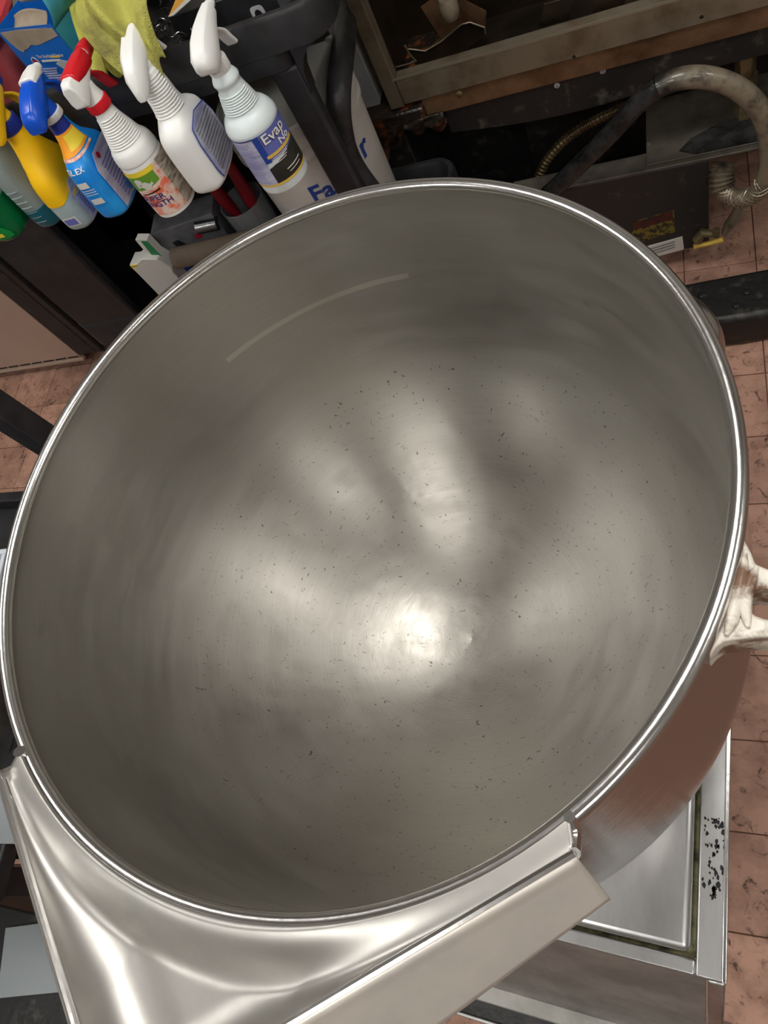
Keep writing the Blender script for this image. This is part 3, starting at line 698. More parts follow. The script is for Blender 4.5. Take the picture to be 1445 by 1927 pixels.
b3.head(.222, [(-.05, -.026, .006, .0165), (-.04, -.026, .018, .019), (-.014, -.01, .032, .020), (.012, .002, .038, .018), (.036, .012, .04, .013)], M['yellow'])
b3.head(.2225, [(.034, .012, .0405, .0135), (.05, .016, .04, .011)], M['navy'], 'navy_nose'); b3.trigger(.232, M['yellow']); b3.nozzle(.05, .25, .008, .01, M['navy'])

# -- clear bottle with a little blue liquid
b2 = Bottle('spray_bottle', 'clear plastic bottle with a little blue liquid behind the yellow bottle', (-1.047, .938, .825),
            [(0, .022, .030, 2.6), (.006, .028, .037, 2.6), (.03, .030, .04, 2.6), (.085, .030, .04, 2.6), (.11, .029, .038, 2.4), (.13, .026, .032, 2.2), (.155, .019, .021, 2), (.175, .0165, .0165, 2)], M['clearblue'])
MB().loft([[b2.at(2 * PI * j / 40, z, .0012) for j in range(40)] for z, rx, ry in ((.002, 0, 0), (.006, 0, 0), (.015, 0, 0), (.03, 0, 0), (.042, 0, 0))]).build('liquid', M['bluewater'], b2.root)
for k in range(7):
    MB().tube([b2.at(A - .35 + .09 * q, .018 + k * .011, .0004) for q in range(8)], .0011, 5).build('grip_rib', M['clearblue'], b2.root)
b2.collar(.172, .018, .018, M['black']); b2.throat(.189, .206, .014, .014, M['black']); b2.head(.203, SHROUD, M['black'])
# -- green bottle
b1 = Bottle('spray_bottle', 'clear bottle of green cleaner with green and yellow label, leftmost on the cart', (-1.113, .912, .842),
            [(0, .024, .036, 2.8), (.006, .031, .044, 3), (.03, .033, .047, 3), (.09, .033, .047, 3), (.12, .03, .042, 2.6), (.15, .022, .026, 2.1), (.18, .0165, .0165, 2)], M['clearblue'])
MB().loft([[b1.at(2 * PI * j / 40, z, .0012) for j in range(40)] for z, rx, ry in ((.002, 0, 0), (.006, 0, 0), (.02, 0, 0), (.04, 0, 0), (.066, 0, 0))]).build('liquid', M['greenwater'], b1.root)
b1.patch('label', A - 1.7, A + .62, .010, .1, M['green'], .0022, shape=lambda u: (.010, .105 - .085 * u ** 1.6))
b1.text('N', .022, M['white'], A - .52, .050, .0028, 1, .036); b1.text('Lemon', .013, M['labelyellow'], A - .75, .030, .0012, 1, .036) if 0 else None
b1.patch('label_flash', A - .75, A + .02, .030, .040, M['labelyellow'], .0028, shape=lambda u: (.034 - .004 * u, .043 - .006 * u)); b1.patch('label_flash', A - .7, A + .15, .016, .024, M['labelyellow'], .0028)
b1.collar(.178, .018, .018, M['green']); b1.throat(.195, .212, .014, .014, M['green']); b1.head(.209, SHROUD, M['green'])

for b_, k_ in ((b7, .91), (b5, .93), (b4, .87), (b3, .92), (b6, .87)): b_.root.scale = (1, 1, k_)

# ================================================================== THINGS ON THE CART
TF = LIP - .05 + .0005     # tray floor
# red tub
rt = thing('plastic_tub', 'red translucent plastic tub with lid at the left end of the cart', 'tub', (-1.155, 1.14, TF), .15)
m = MB(); P = lambda sx, sy, z: [(sx * math.copysign(abs(math.cos(a)) ** .6, math.cos(a)), sy * math.copysign(abs(math.sin(a)) ** .6, math.sin(a)), z) for a in [2 * PI * k / 28 for k in range(28)]]
m.loft([P(.09, .075, 0), P(.1, .084, .01), P(.112, .094, .095)]); m.build('body', M['redtub2'], rt)
MB().loft([P(.118, .099, .095), P(.122, .103, .102), P(.12, .101, .11), P(.112, .094, .114), P(.106, .088, .108)]).build('lid', M['redtub'], rt)
MB().tube([(.096 * math.copysign(abs(math.cos(a)) ** .6, math.cos(a)), .078 * math.copysign(abs(math.sin(a)) ** .6, math.sin(a)), .110) for a in [2 * PI * k / 40 for k in range(41)]], .004, 6).build('lid_ridge', M['redtub'], rt)

# blue carton, top torn open
bxp = aty(5, 46, 1.10)
bc = thing('cardboard_carton', 'torn open bright blue cardboard carton standing on the cart', 'carton', (bxp.x + .068, 1.10, TF), math.radians(-19))
BW, BD, BH = .074, .034, bxp.z - TF
t_ = .0008
MB().box(-BW, BW, -BD, -BD + t_, 0, BH).build('front_panel', M['card_blue'], bc)
MB().box(-BW, BW, BD - t_, BD, 0, BH - .004).build('back_panel', M['card_blue'], bc)
MB().box(-BW, -BW + t_, -BD, BD, 0, BH).build('side_panel', M['card_blue'], bc)
MB().box(BW - t_, BW, -BD, BD, 0, BH - .006).build('side_panel', M['teal'], bc)
MB().box(-BW, BW, -BD, BD, 0, t_).build('bottom', M['kraft'], bc)
yf = -BD - .0003
tear = [(-BW + .008, BH - .005), (-BW + .012, BH - .022), (-BW + .02, BH - .036), (-BW + .028, BH - .040), (-BW + .033, BH - .036), (-BW + .045, BH - .034), (-BW + .062, BH - .028), (-BW + .075, BH - .030), (-BW + .09, BH - .028), (BW - .004, BH - .018), (BW - .004, BH - .006), (-.01, BH - .003)]
MB().prism(tear, lambda a, b, d: (a, d, b), yf - .0006, yf + .0002).build('torn_board', M['kraft'], bc)
MB().grid(lambda u, v: (-.028 + u * .086, -BD + .008 * v + .010 * math.sin(v * 2), BH - .004 + .012 * v + .008 * math.sin(u * 3.0) * v), 10, 6).build('flap', M['kraft'], bc, solid=.0008)
MB().grid(lambda u, v: (-BW + u * .07, BD + .004 * v, BH - .004 + .028 * v * math.sin(PI * (.15 + .7 * u))), 12, 6).build('flap', M['kraft'], bc, solid=.0008)
MB().grid(lambda u, v: (BW + .010 * math.sin(v * 2.5), -BD + 2 * BD * u + .01 * v, BH - .008 + .042 * v), 8, 8).build('flap', M['teal'], bc, solid=.0008)
def on_front(x, z): return lambda a, b, d: Vector((x + a, yf - .0008 - d * .3, z + b))
def pline(x0, x1, z, h, m_): MB().box(x0, x1, yf - .0009, yf - .0001, z, z + h).build('print_line', m_, bc)
lettering('lettering', 'The Standard Cleaner', .0078, M['whitebox'], bc, on_front(-.022, BH - .051))
pline(-.018, .03, BH - .058, .003, M['whitebox'])
MB().lathe([(.0085, 0), (.0085, .0006), (.0072, .0006), (.0072, 0)], 24).build('logo_ring', M['whitebox'], bc).matrix_local = Matrix.Translation((-.036, yf - .0003, BH - .057)) @ Matrix.Rotation(PI / 2, 4, 'X')
MB().box(-.0425, -.0295, yf - .001, yf - .0001, BH - .0595, BH - .0545).build('logo_bar', M['print_red'], bc)
for k in range(8): pline(-.038, .004 - .004 * (k % 3), BH - .071 - k * .0042, .0018, M['lavender'])
pline(-.034, -.004, BH - .111, .006, M['labelyellow'])
MB().prism([(.012, BH - .062), (.03, BH - .056), (.046, BH - .060), (.04, BH - .068), (.022, BH - .072)], lambda a, b, d: (a, d, b), yf - .001, yf).build('print_picture', M['paper'], bc)
pline(.012, .035, BH - .052, .003, M['gold']); pline(.02, .034, BH - .082, .003, M['whitebox']); pline(.036, .05, BH - .078, .003, M['whitebox'])
MB().box(.002, .020, yf - .001, yf, BH - .116, BH - .100).build('print_picture', M['lavender'], bc); MB().box(.028, .044, yf - .001, yf, BH - .114, BH - .098).build('print_picture', M['lavender'], bc)
pline(-.02, .045, BH - .0935, .0026, M['whitebox'])

# cloths
def cloth(name, label, path, wdir, wid, m_, seed, amp=.008, n=(44, 30)):
    random.seed(seed); ph = [random.uniform(0, 6) for _ in range(6)]
    Pp = spline(path, 10); Np = len(Pp) - 1
    def fn(u, v):
        f = u * Np; i = min(Np - 1, int(f)); a = Vector(Pp[i]); b = Vector(Pp[i + 1]); p = a.lerp(b, f - i)
        ww = wid(u) if callable(wid) else wid
        q = p + Vector(wdir) * ((v - .5) * ww)
        q.z += amp * (math.sin(9 * v + 3 * u + ph[0]) + .7 * math.sin(17 * v - 5 * u + ph[1]) + .4 * math.sin(13 * u + ph[2] + 4 * v))
        q.x += amp * .6 * math.sin(10 * u + ph[3] + 5 * v); q.y += amp * .9 * math.sin(8 * v + ph[4] - 4 * u)
        return q
    o = MB().grid(fn, *n).build(name, m_, None, ang=80, solid=.0045)
    o.modifiers.new('ss', 'SUBSURF').levels = 1
    random.seed(seed + 1)
    return tag(o, label, 'cloth')
cloth('terry_cloth', 'bright yellow terry cloth heaped behind the red trigger', [(-.875, 1.25, 1.01), (-.85, 1.21, 1.045), (-.828, 1.14, 1.05), (-.812, 1.08, 1.034), (-.80, 1.04, 1.02), (-.793, 1.01, 1.01), (-.788, .99, 1.0)], (.93, .3, .1), lambda u: .085 + .025 * math.sin(PI * u) - .07 * max(0, u - .5), M['cloth'], 3, .011)
cloth('terry_cloth', 'soiled yellow terry cloth hanging over the cart lip above the white bottle', [(-.80, 1.23, 1.04), (-.785, 1.17, 1.085), (-.765, 1.11, 1.095), (-.746, 1.05, 1.092), (-.727, 1.00, 1.085), (-.716, .965, 1.068), (-.700, .948, 1.03), (-.688, .944, .995)], (.97, .1, -.1), lambda u: .095 + .015 * math.sin(PI * u) - .045 * max(0, u - .7) / .3, M['cloth2'], 11, .0105)
cloth('terry_cloth', 'yellow terry cloth bunched against the glove carton', [(-.74, 1.255, 1.0), (-.715, 1.24, 1.05), (-.69, 1.21, 1.055), (-.67, 1.19, 1.02)], (.5, -.6, .1), .07, M['cloth2'], 23, .006, (24, 20))

# scrubber: a tangle of steel wire
random.seed(5)
mb = MB()
for k in range(150):
    c0 = Vector((random.gauss(0, .017), random.gauss(0, .022), random.gauss(.024, .010)))
    c0.x = max(-.033, min(.033, c0.x)); c0.y = max(-.042, min(.042, c0.y)); c0.z = max(.005, min(.046, c0.z))
    ax = Vector((random.gauss(0, 1), random.gauss(0, 1), random.gauss(0, 1))).normalized(); u = ax.orthogonal().normalized(); q = ax.cross(u); R = random.uniform(.004, .009)
    mb.tube([c0 + (u * math.cos(a) + q * math.sin(a)) * R + ax * .003 * a for a in [t * .75 for t in range(9)]], .0005, 4, cap=False)
sc_ = thing('steel_scrubber', 'dark tangled steel wire scrubber between cloth and black carton', 'scrubber', (-.725, 1.075, TF + .003))
o = mb.build('wire', M['scrub'], sc_); o['kind'] = 'stuff'
MB().loft([[(.031 * k * math.cos(a), .04 * k * math.sin(a), z) for a in [2 * PI * j / 20 for j in range(20)]] for z, k in ((0, .7), (.012, 1), (.028, .9), (.036, .4))]).build('core', M['blacksteel'], sc_)
sc_.scale = (1.15, 1.2, 1.15)

# glove carton
gb = thing('glove_carton', 'black glossy carton with orange print lying on the cart', 'carton', (-.608, 1.115, TF), math.radians(-3))
GH = .064
MB().box(-.088, .088, -.062, .062, 0, GH).build('box', M['glovebox'], gb, bevel=.0012)
MB().prism([(-.0875, .0615), (-.0875, -.0615), (-.058, -.02), (-.030, .0615)], lambda a, b, d: (a, b, d), GH, GH + .0006).build('orange_print', M['glove_or'], gb)
MB().prism([(-.0875, -.0615), (-.058, -.02), (-.030, .0615), (-.016, .0615), (-.046, -.026), (-.078, -.0615)], lambda a, b, d: (a, b, d), GH, GH + .0007).build('white_print', M['whitebox'], gb)
lettering('lettering', 'XL', .024, M['orange'], gb, lambda a, b, d: Vector((-.020 + a, -.018 + b, GH + .0006 + d)))
MB().box(.006, .026, -.020, .004, GH, GH + .0006).build('orange_print', M['orange'], gb)
for k in range(4): MB().box(.038, .07 - .004 * k, -.018 + k * .009, -.014 + k * .009, GH, GH + .0006).build('print_line', M['silverprint'], gb)
for k in range(3): MB().box(.030, .046, .03 + k * .008, .033 + k * .008, GH, GH + .0006).build('print_line', M['silverprint'], gb)
MB().prism([(.052 + .011 * math.copysign(abs(math.cos(a)) ** .5, math.cos(a)), .03 + .013 * math.copysign(abs(math.sin(a)) ** .5, math.sin(a))) for a in [k * PI / 10 for k in range(20)]], lambda a, b, d: (a, -d, b), .062, .0626).build('badge', M['silverprint'], gb)
MB().prism([(.052 + .006 * math.cos(a), .03 + .008 * math.sin(a)) for a in [k * PI / 8 for k in range(16)]], lambda a, b, d: (a, -d, b), .0626, .0631).build('badge_centre', M['ink'], gb)
for k in range(5):
    MB().box(-.05 + k * .018, -.049 + k * .018 + .009, -.0628, -.062, .018 + .006 * (k % 2), .0195 + .006 * (k % 2)).build('print_line', M['silverprint'], gb)
pp_ = tag(MB().grid(lambda u, v: (-.512 + .056 * u, 1.025 + .2 * v, TF + .004 + .03 * u * u + .003 * math.sin(6 * v)), 10, 12).build('paper_sheet', M['paper'], None, solid=.001), 'grey paper sheet in the right end of the cart tray', 'paper')
# dark box of small things with green cap and yellow label at the back
kt = thing('parts_tray', 'dark tray of small bottles behind the blue carton', 'tray', (-.985, 1.24, TF))
tb = MB()
for a in ((-.06, .06, -.035, .035, 0, .004), (-.06, .06, -.035, -.032, .004, .07), (-.06, .06, .032, .035, .004, .07), (-.06, -.057, -.032, .032, .004, .07), (.057, .06, -.032, .032, .004, .07)): tb.box(*a)
tb.build('box', M['black'], kt)
tag(MB().lathe([(.014, 0), (.016, .004), (.016, .05), (.009, .06), (.009, .066), (.013, .066), (.013, .09), (.011, .094)], 20, cap=True).build('small_bottle', M['green'], None), 'small bottle with bright green cap in the dark tray', 'bottle').location = (-1.015, 1.24, TF + .0045)
sb = tag(MB().lathe([(.013, 0), (.015, .004), (.015, .055), (.010, .064), (.010, .085), (.008, .09)], 20, cap=True).build('small_bottle', M['toolgrey'], None), 'small grey bottle with yellow label in the dark tray', 'bottle'); sb.location = (-.965, 1.232, TF + .0045)
MB().lathe([(.0154, .015), (.0154, .045)], 20).build('label', M['yellow'], sb)

# ================================================================== UNDER THE CART
PX, PY, PZT = -.652, 1.165, .79
SF = .421   # lower tray floor
pail = thing('plastic_pail', 'white lidded plastic pail with blue and red lettering on the lower cart shelf', 'pail', (PX, PY, SF))
PHH = PZT - SF
MB().lathe([(.001, 0), (.110, 0), (.112, .004), (.124, PHH - .03), (.124, PHH - .02)], 56).build('body', M['pail'], pail)
for z in (PHH - .07, PHH - .05): MB().lathe([(.120, z), (.1275, z + .001), (.1275, z + .006), (.120, z + .007)], 56).build('rim_band', M['pail'], pail)
MB().lathe([(.126, PHH - .024), (.132, PHH - .022), (.132, PHH - .004), (.128, PHH), (.122, PHH), (.118, PHH - .006), (.001, PHH - .005)], 56).build('lid', M['lidgrey'], pail)
def on_pail(th, z, rot=0):
    def fn(a, b, d):
        r = .112 + (.124 - .112) * ((z + b) / PHH) + .0012 + d * .3; t = th + a / .118
        return Vector((r * math.cos(t), r * math.sin(t), z + b))
    return fn
def pail_hit(px, py):
    r = ray(px, py); o_ = Vector((0 - PX, 0 - PY)); d_ = Vector((r.x, r.y)); a_ = d_.dot(d_); b_ = o_.dot(d_); c_ = o_.dot(o_) - .119 ** 2
    t = (-b_ - math.sqrt(max(0, b_ * b_ - a_ * c_))) / a_; p = o_ + d_ * t
    return math.atan2(p.y, p.x), CAM_H + r.z * t - SF
def pail_text(st, size, m_, px, py):
    th, z = pail_hit(px, py); lettering('lettering', st, size, m_, pail, on_pail(th, z), bold=.0014)
pail_text('Fa', .050, M['print_blue'], 592, 381)
pail_text('&', .050, M['print_red'], 584, 412)
pail_text('a', .050, M['print_blue'], 628, 400)
pail_text('r', .060, M['print_blue'], 684, 300)

# tan tub and maroon cloth behind
tt = thing('plastic_tub', 'tan plastic tub standing behind the right end of the cart', 'tub', (-.535, 1.43, .0))
# items on lower shelf in front
tool = thing('tool_carton', 'grey printed tool carton with red dots on the lower cart shelf', 'carton', (-.965, 1.11, SF), math.radians(8))
MB().box(-.075, .075, -.03, .03, 0, .205).build('box', M['toolbox'], tool, bevel=.0015)
for x, z, r in ((.018, .165, .008), (.046, .13, .017)):
    MB().prism([(x + r * math.cos(a), z + r * math.sin(a) * .9) for a in [k * PI / 9 for k in range(18)]], lambda a, b, d: (a, -d, b), .03, .0308).build('red_dot', M['print_red'], tool)
MB().prism([(-.045, .17), (-.03, .172), (-.018, .155), (.012, .15), (.014, .125), (-.02, .115), (-.038, .13)], lambda a, b, d: (a, -d, b), .03, .0308).build('dark_print', M['ink'], tool)
MB().box(-.07, -.02, -.0308, -.03, .07, .10).build('blue_print', M['cable_blue'], tool)
MB().tube([(.03, -.034, .188), (.075, -.034, .182)], .014, 14).build('silver_knob', M['foil'], tool)
roll = tag(MB().tube([(-.14, 0, 0), (.085, .004, 0)], .022, 20).build('paper_roll', M['brownroll'], None), 'brown paper roll lying along the lower cart shelf', 'roll'); roll.location = (-.86, 1.045, SF + .1535)
blk = tag(MB().box(-.12, .075, -.02, .02, 0, .128).build('storage_box', M['black'], None, bevel=.003), 'black storage box under the paper roll', 'box'); blk.location = (-.86, 1.045, SF + .0005)
blk.rotation_euler.z = .02
rod = tag(MB().box(-.13, .13, -.007, .007, -.009, .009).build('steel_channel', M['foil'], None, bevel=.002), 'shiny steel channel lying at the front of the lower shelf', 'channel'); rod.location = (-.85, 1.012, .545); rod.rotation_euler.z = .03
# clear caddy with brushes
cad = thing('clear_caddy', 'clear plastic caddy holding red handled brushes on the lower shelf', 'caddy', (-.835, 1.13, SF))
MB().lathe([(.001, 0), (.04, 0), (.048, .19), (.046, .19), (.038, .003), (.001, .003)], 32).build('cup', M['glass_clear'], cad)
for k, (dx, dy, lx, ly) in enumerate(((-.012, -.008, -.018, .0), (.012, -.012, .022, -.006), (.002, .014, .004, .01))):
    b_ = thing('cleaning_brush', ['brush with dark red handle leaning left in the clear caddy', 'brush with bright red handle leaning right in the clear caddy', 'red handled brush at the back of the clear caddy'][k], 'brush', (-.835 + dx, 1.13 + dy, SF + .004), 0, 'brushes in the caddy')
    MB().tube([(0, 0, 0), (lx * .6, ly * .6, .16)], .007, 10).build('shaft', M['foil'], b_)
    MB().tube([(lx * .6, ly * .6, .15), (lx, ly, .21), (lx * 1.2, ly * 1.2, .29)], [.009, .014, .010], 12).build('handle', M['handle_red'], b_)
bi = tag(MB().loft([[(.03 * k * math.cos(a), .022 * k * math.sin(a), z) for a in [2 * PI * j / 20 for j in range(20)]] for z, k in ((0, .8), (.02, 1), (.12, 1), (.15, .6), (.17, .5))]).build('detergent_bottle', M['cable_blue'], None), 'dark blue bottle between the brushes and the pail', 'bottle'); bi.location = (-.755, 1.05, SF)
# crumpled green and white carton on the left
gw = thing('crushed_carton', 'crushed white and green food wrap carton at the left of the lower shelf', 'carton', (-1.062, 1.056, .4655), math.radians(-6))
pb = tag(MB().box(-.055, .05, -.03, .03, 0, .044).build('storage_box', M['black'], None, bevel=.003), 'low black box under the crushed food wrap carton', 'box'); pb.location = (-1.062, 1.056, .4207)
def crump(x, z): return .006 * math.sin(40 * x + 11 * z) + .004 * math.sin(90 * z)
MB().prism([(-.045, 0), (.03, 0), (.036, .04), (.032, .075), (.04, .09), (.03, .125), (-.01, .13), (-.03, .122), (-.045, .125), (-.05, .09)], lambda a, b, d: (a, d + crump(a, b), b), -.018, .018).build('box', M['whitebox'], gw, bevel=.002)
MB().prism([(-.046, .0), (.034, .0), (.038, .035), (.02, .052), (-.01, .03), (-.05, .02)], lambda a, b, d: (a, d + crump(a, b), b), -.0192, -.0178).build('green_print', M['greenbox'], gw)
MB().prism([(-.048, .098), (-.028, .098), (-.026, .12), (-.044, .123)], lambda a, b, d: (a, d + crump(a, b), b), -.0192, -.0178).build('yellow_print', M['labelyellow'], gw)
MB().prism([(.002, .128), (.035, .118), (.032, .168), (.004, .172)], lambda a, b, d: (a, d, b), -.005, .012).build('flap', M['whitebox'], gw)
MB().prism([(.012, .128), (.034, .12), (.031, .165), (.016, .168)], lambda a, b, d: (a, d, b), -.0058, -.005).build('green_print', M['greenbox'], gw)
lettering('lettering', 'PAPER', .014, M['whitebox'], gw, lambda a, b, d: Vector((-.038 + a, -.0205 + crump(-.038 + a, .012 + b) - d, .012 + b)))

# ================================================================== LEFT SIDE
FY_ = 1.285
fc = aty(172, 688, FY_)
fridge = thing('undercounter_fridge', 'steel undercounter fridge with black edge at the far left', 'fridge', (fc.x, FY_, 0))
MB().box(-.95, .0, 0, .012, .045, .86).build('door', M['door'], fridge, bevel=.002)
bl = [(-.005 - .054 * k - .046, -.005 - .054 * k) for k in range(9)]
for a, b in bl: MB().box(a, b, -.0012, .0, .052, .057).build('vent_slot', M['doorgap'], fridge)
MB().box(-.95, .004, -.004, .012, .034, .0445).build('kick_rail', M['door'], fridge, bevel=.001)
MB().box(-.95, .11, .013, .6, .05, .87).build('cabinet', M['black'], fridge, bevel=.003)
MB().box(.002, .075, .0, .0125, .06, .86).build('edge_strip', M['black'], fridge, bevel=.002)
MB().box(.08, .105, -.002, .0125, .06, .86).build('edge_strip', M['black'], fridge, bevel=.002)
for x in (-.9, .06):
    for y in (.06, .55): MB().lathe([(.018, 0), (.02, .01), (.014, .05)], 16, (x, y, 0), cap=True).build('foot', M['blacksteel'], fridge)

# black stand with bin
st = thing('black_stand', 'black metal stand with shelf at the left of the bowl', 'stand', (-1.2, .3, 0))
def sl(x, y, z): return Vector((x + 1.2, y - .3, z))
lg = aty(48, 820, .5)
LGX, LGY = -.955, .497
for x, y in ((LGX, LGY), (-1.42, LGY), (LGX - .02, -.14), (-1.42, -.14)):
    MB().box(x - .02 + 1.2, x + .02 + 1.2, y - .02 - .3, y + .02 - .3, 0, 1.02).build('leg', M['black'], st, bevel=.002)
MB().box(-1.44 + 1.2, LGX + .02 + 1.2, LGY - .02 - .3, LGY + .02 - .3, 1.02, 1.05).build('rail', M['black'], st, bevel=.002)
SZ = .62
MB().box(-1.44 + 1.2, LGX + 1.2 + .02, -.165 - .3, .47 - .3, SZ - .03, SZ).build('shelf', M['black'], st, bevel=.004)
MB().box(-1.44 + 1.2, LGX + 1.2 + .02, .45 - .3, .47 - .3, SZ, SZ + .03).build('shelf_lip', M['black'], st, bevel=.003)

def bin_box(nm, lab, cat, cx, cy, z, sx, sy, h, m_, rz=0, taper=.85, rim=.004):
    t = thing(nm, lab, cat, (cx, cy, z), rz)
    def rr_(k, zz, i=0): return [(sgx * (sx * k - i), sgy * (sy * k - i), zz) for sgx, sgy in ((-1, -1), (1, -1), (1, 1), (-1, 1))]
    MB().loft([rr_(taper, 0), rr_(1, h), rr_(1, h, .003), rr_(taper, .004, .003)]).build('body', m_, t, bevel=.002)
    m = MB()
    for q in (-1, 1):
        m2 = MB().box(-sx - rim, sx + rim, q * sy - rim, q * sy + rim, h - .006, h + .002).build('rim', m_, t, bevel=.0015)
        m3 = MB().box(q * sx - rim, q * sx + rim, -sy + rim, sy - rim, h - .006, h + .002).build('rim', m_, t, bevel=.0015)
    return t
c_ = atz(8, 1130, SZ + .08)
bin_box('storage_bin', 'milky plastic storage bin on the black stand', 'bin', -1.085, .245, SZ + .0005, .12, .055, .13, M['bin'], .1)
bin_box('aluminium_pan', 'scuffed grey aluminium pan on the black stand', 'pan', -1.10, .075, SZ + .0005, .14, .055, .09, M['greypan'], .05)
gc = tag(MB().box(-.1, .1, -.045, .045, 0, .004).build('grey_board', M['greycard'], None, bevel=.001), 'flat grey board lying at the front of the black stand', 'board'); gc.location = (-1.0, -.05, SZ + .0005); gc.rotation_euler.z = .12
gp = thing('grease_panel', 'grey plastic sheet leaning under the spout', 'sheet', (-.93, -.42, .0)) if 0 else None
cr = thing('wooden_crate', 'dark crate with wooden edge on the floor at the lower left', 'crate', (-1.12, -.42, 0))
MB().box(-.3, .3, -.2, .2, 0, .30).build('body', M['blacksteel'], cr, bevel=.004)
MB().box(-.31, .31, -.06, -.035, .301, .325).build('wooden_edge', M['gold_wood'], cr, bevel=.002)
MB().box(-.31, .31, -.21, -.19, .301, .325).build('wooden_edge', M['gold_wood'], cr, bevel=.002)

g2 = tag(MB().box(-.085, .085, -.055, .055, 0, .005).build('grey_board', M['greycard'], None, bevel=.001), 'small grey board lying on the dark crate below the spout', 'board')
g2.location = (-1.11, -.285, .3005); g2.rotation_euler.z = .25

# ================================================================== FRYER / RANGE
RY = 1.32
def R_(px, py, y=RY): return aty(px, py, y)
fryer = thing('fryer_cabinet', 'greasy steel fryer cabinet with open front and black base', 'fryer', (-.2, RY, 0))
def fl_(p): return Vector((p[0] + .2, p[1] - RY, p[2]))
def fb_(x0, x1, y0, y1, z0, z1): return MB().box(x0 + .2, x1 + .2, y0 - RY, y1 - RY, z0, z1)
xs0 = R_(736, 208).x; zs0 = R_(736, 208).z; zi = R_(742, 153).z; xi = R_(742, 153).x; FXR = .62
fb_(xs0, xi, RY, RY + .03, zs0 + .0, 1.0).build('frame_stile', M['frame'], fryer, bevel=.002)
zsm = zs0 + .004
fb_(xi + .0005, FXR, RY, RY + .03, zsm, zi).build('frame_rail', M['frame'], fryer, bevel=.002)
fb_(xi - .003, FXR, RY - .001, RY + .004, zi + .0003, zi + .0025).build('rail_lip', M['braid'], fryer)
zst = zs0 - .036
fb_(R_(795, 200).x, FXR, RY + .004, RY + .03, zst, zsm - .0005).build('lower_strip', M['frame2'], fryer, bevel=.001)
for px, py in ((864, 178), (1080, 107), (1320, 32)):
    p = R_(px, py)
    MB().lathe([(.001, 0), (.006, .0), (.006, .002), (.003, .004), (.001, .004)], 14).build('screw', M['brass'], fryer).matrix_local = Matrix.Translation(fl_((p.x, RY + .004, p.z))) @ Matrix.Rotation(PI / 2, 4, 'X')
# inside behind the frame: back board, ledge, brackets, burner
fb_(xs0 + .01, FXR, RY + .22, RY + .23, .55, 1.0).build('inner_back', M['inside'], fryer)
fb_(xs0 + .002, xs0 + .01, RY + .03, RY + .22, .56, 1.0).build('inner_side', M['inside'], fryer)
fb_(xs0 + .01, FXR, RY + .03, RY + .22, zs0 - .02, zs0 - .012).build('inner_floor', M['inside'], fryer)
# diagonal bracket strips
def bar(p, q, w_, t_, name, m_, parent=fryer, bev=.001):
    p = fl_(p); q = fl_(q); d = (q - p).normalized(); n_ = Vector((0, -1, 0)); s_ = d.cross(n_).normalized() * w_ / 2; nn = s_.cross(d).normalized() * t_ / 2
    return MB().hexa([p - s_ - nn, p + s_ - nn, p + s_ + nn, p - s_ + nn], [q - s_ - nn, q + s_ - nn, q + s_ + nn, q - s_ + nn]).build(name, m_, parent, bevel=bev)
yb = RY + .12
pA = R_(790, 8, yb); pB = R_(850, 86, yb)
MB().prism([(R_(792, 12, yb).x, R_(792, 12, yb).z), (R_(836, -20, yb).x, R_(836, -20, yb).z), (R_(915, 20, yb).x, R_(915, 20, yb).z), (R_(912, 66, yb).x, R_(912, 66, yb).z), (R_(880, 48, yb).x, R_(880, 48, yb).z), (R_(800, 95, yb).x, R_(800, 95, yb).z), (R_(830, 70, yb).x, R_(830, 70, yb).z)], lambda a, b, d: fl_((a, d, b)), yb - .003, yb).build('burner_bracket', M['frame2'], fryer)
yb2 = RY + .09
pts = [(768, 92), (800, 96), (830, 78), (868, 46), (884, 42), (912, 52), (913, 64), (872, 96), (822, 118), (780, 118)]
MB().prism([(R_(a, b, yb2).x, R_(a, b, yb2).z) for a, b in pts], lambda a, b, d: fl_((a, d, b)), yb2 - .003, yb2).build('heat_shield', M['inside'], fryer)
MB().tube([fl_(R_(a, b, yb2 - .004)) for a, b in pts[:7]], .0016, 6).build('shield_lip', M['frame'], fryer)
MB().tube([fl_(R_(a, b, yb2 - .004)) for a, b in [(762, 86), (768, 98), (776, 108), (782, 114), (770, 120), (742, 127)]], [.003, .002, .0016, .003, .0016, .001], 6).build('wire', M['frame'], fryer)
pn = R_(846, 18, yb2 - .02)
MB().lathe([(.001, .02), (.014, .022), (.018, .012), (.0175, -.006), (.013, -.016), (.010, -.016), (.010, -.008), (.001, -.008)], 18, fl_(pn)).build('burner_jet', M['pipe'], fryer, sub=0)
for px, py in ((1020, 26), (1120, 2)):
    p0 = R_(px, py, RY + .05)
    MB().prism([(-.01, -.018), (.045, -.018), (.06, .02), (.008, .022)], lambda a, b, d: fl_((p0.x + a, RY + .04 + d, p0.z + b)), 0, .003).build('inner_tab', M['inside'], fryer, bevel=.001)
# black skirt
zk = zst
sk = []
for k in range(25):
    u = k / 24; x = R_(830, 200).x + (FXR - R_(830, 200).x) * u; sk.append((x, zk - .052 - .022 * math.sin(PI * min(1, u * 2.2))))
MB().prism([(sk[0][0], zk)] + [(sk[-1][0], zk)][:0] + sk + [(FXR, zk)], lambda a, b, d: fl_((a, d, b)), RY + .008, RY + .025).build('black_skirt', M['blacksteel'], fryer)
for px, py in ((1048, 161), (1134, 134)):
    p = R_(px, py, RY + .007)
    MB().lathe([(.001, 0), (.0055, 0), (.0055, .0015), (.001, .002)], 14).build('rivet', M['toolgrey'], fryer).matrix_local = Matrix.Translation(fl_((p.x, RY + .008, p.z))) @ Matrix.Rotation(PI / 2, 4, 'X')
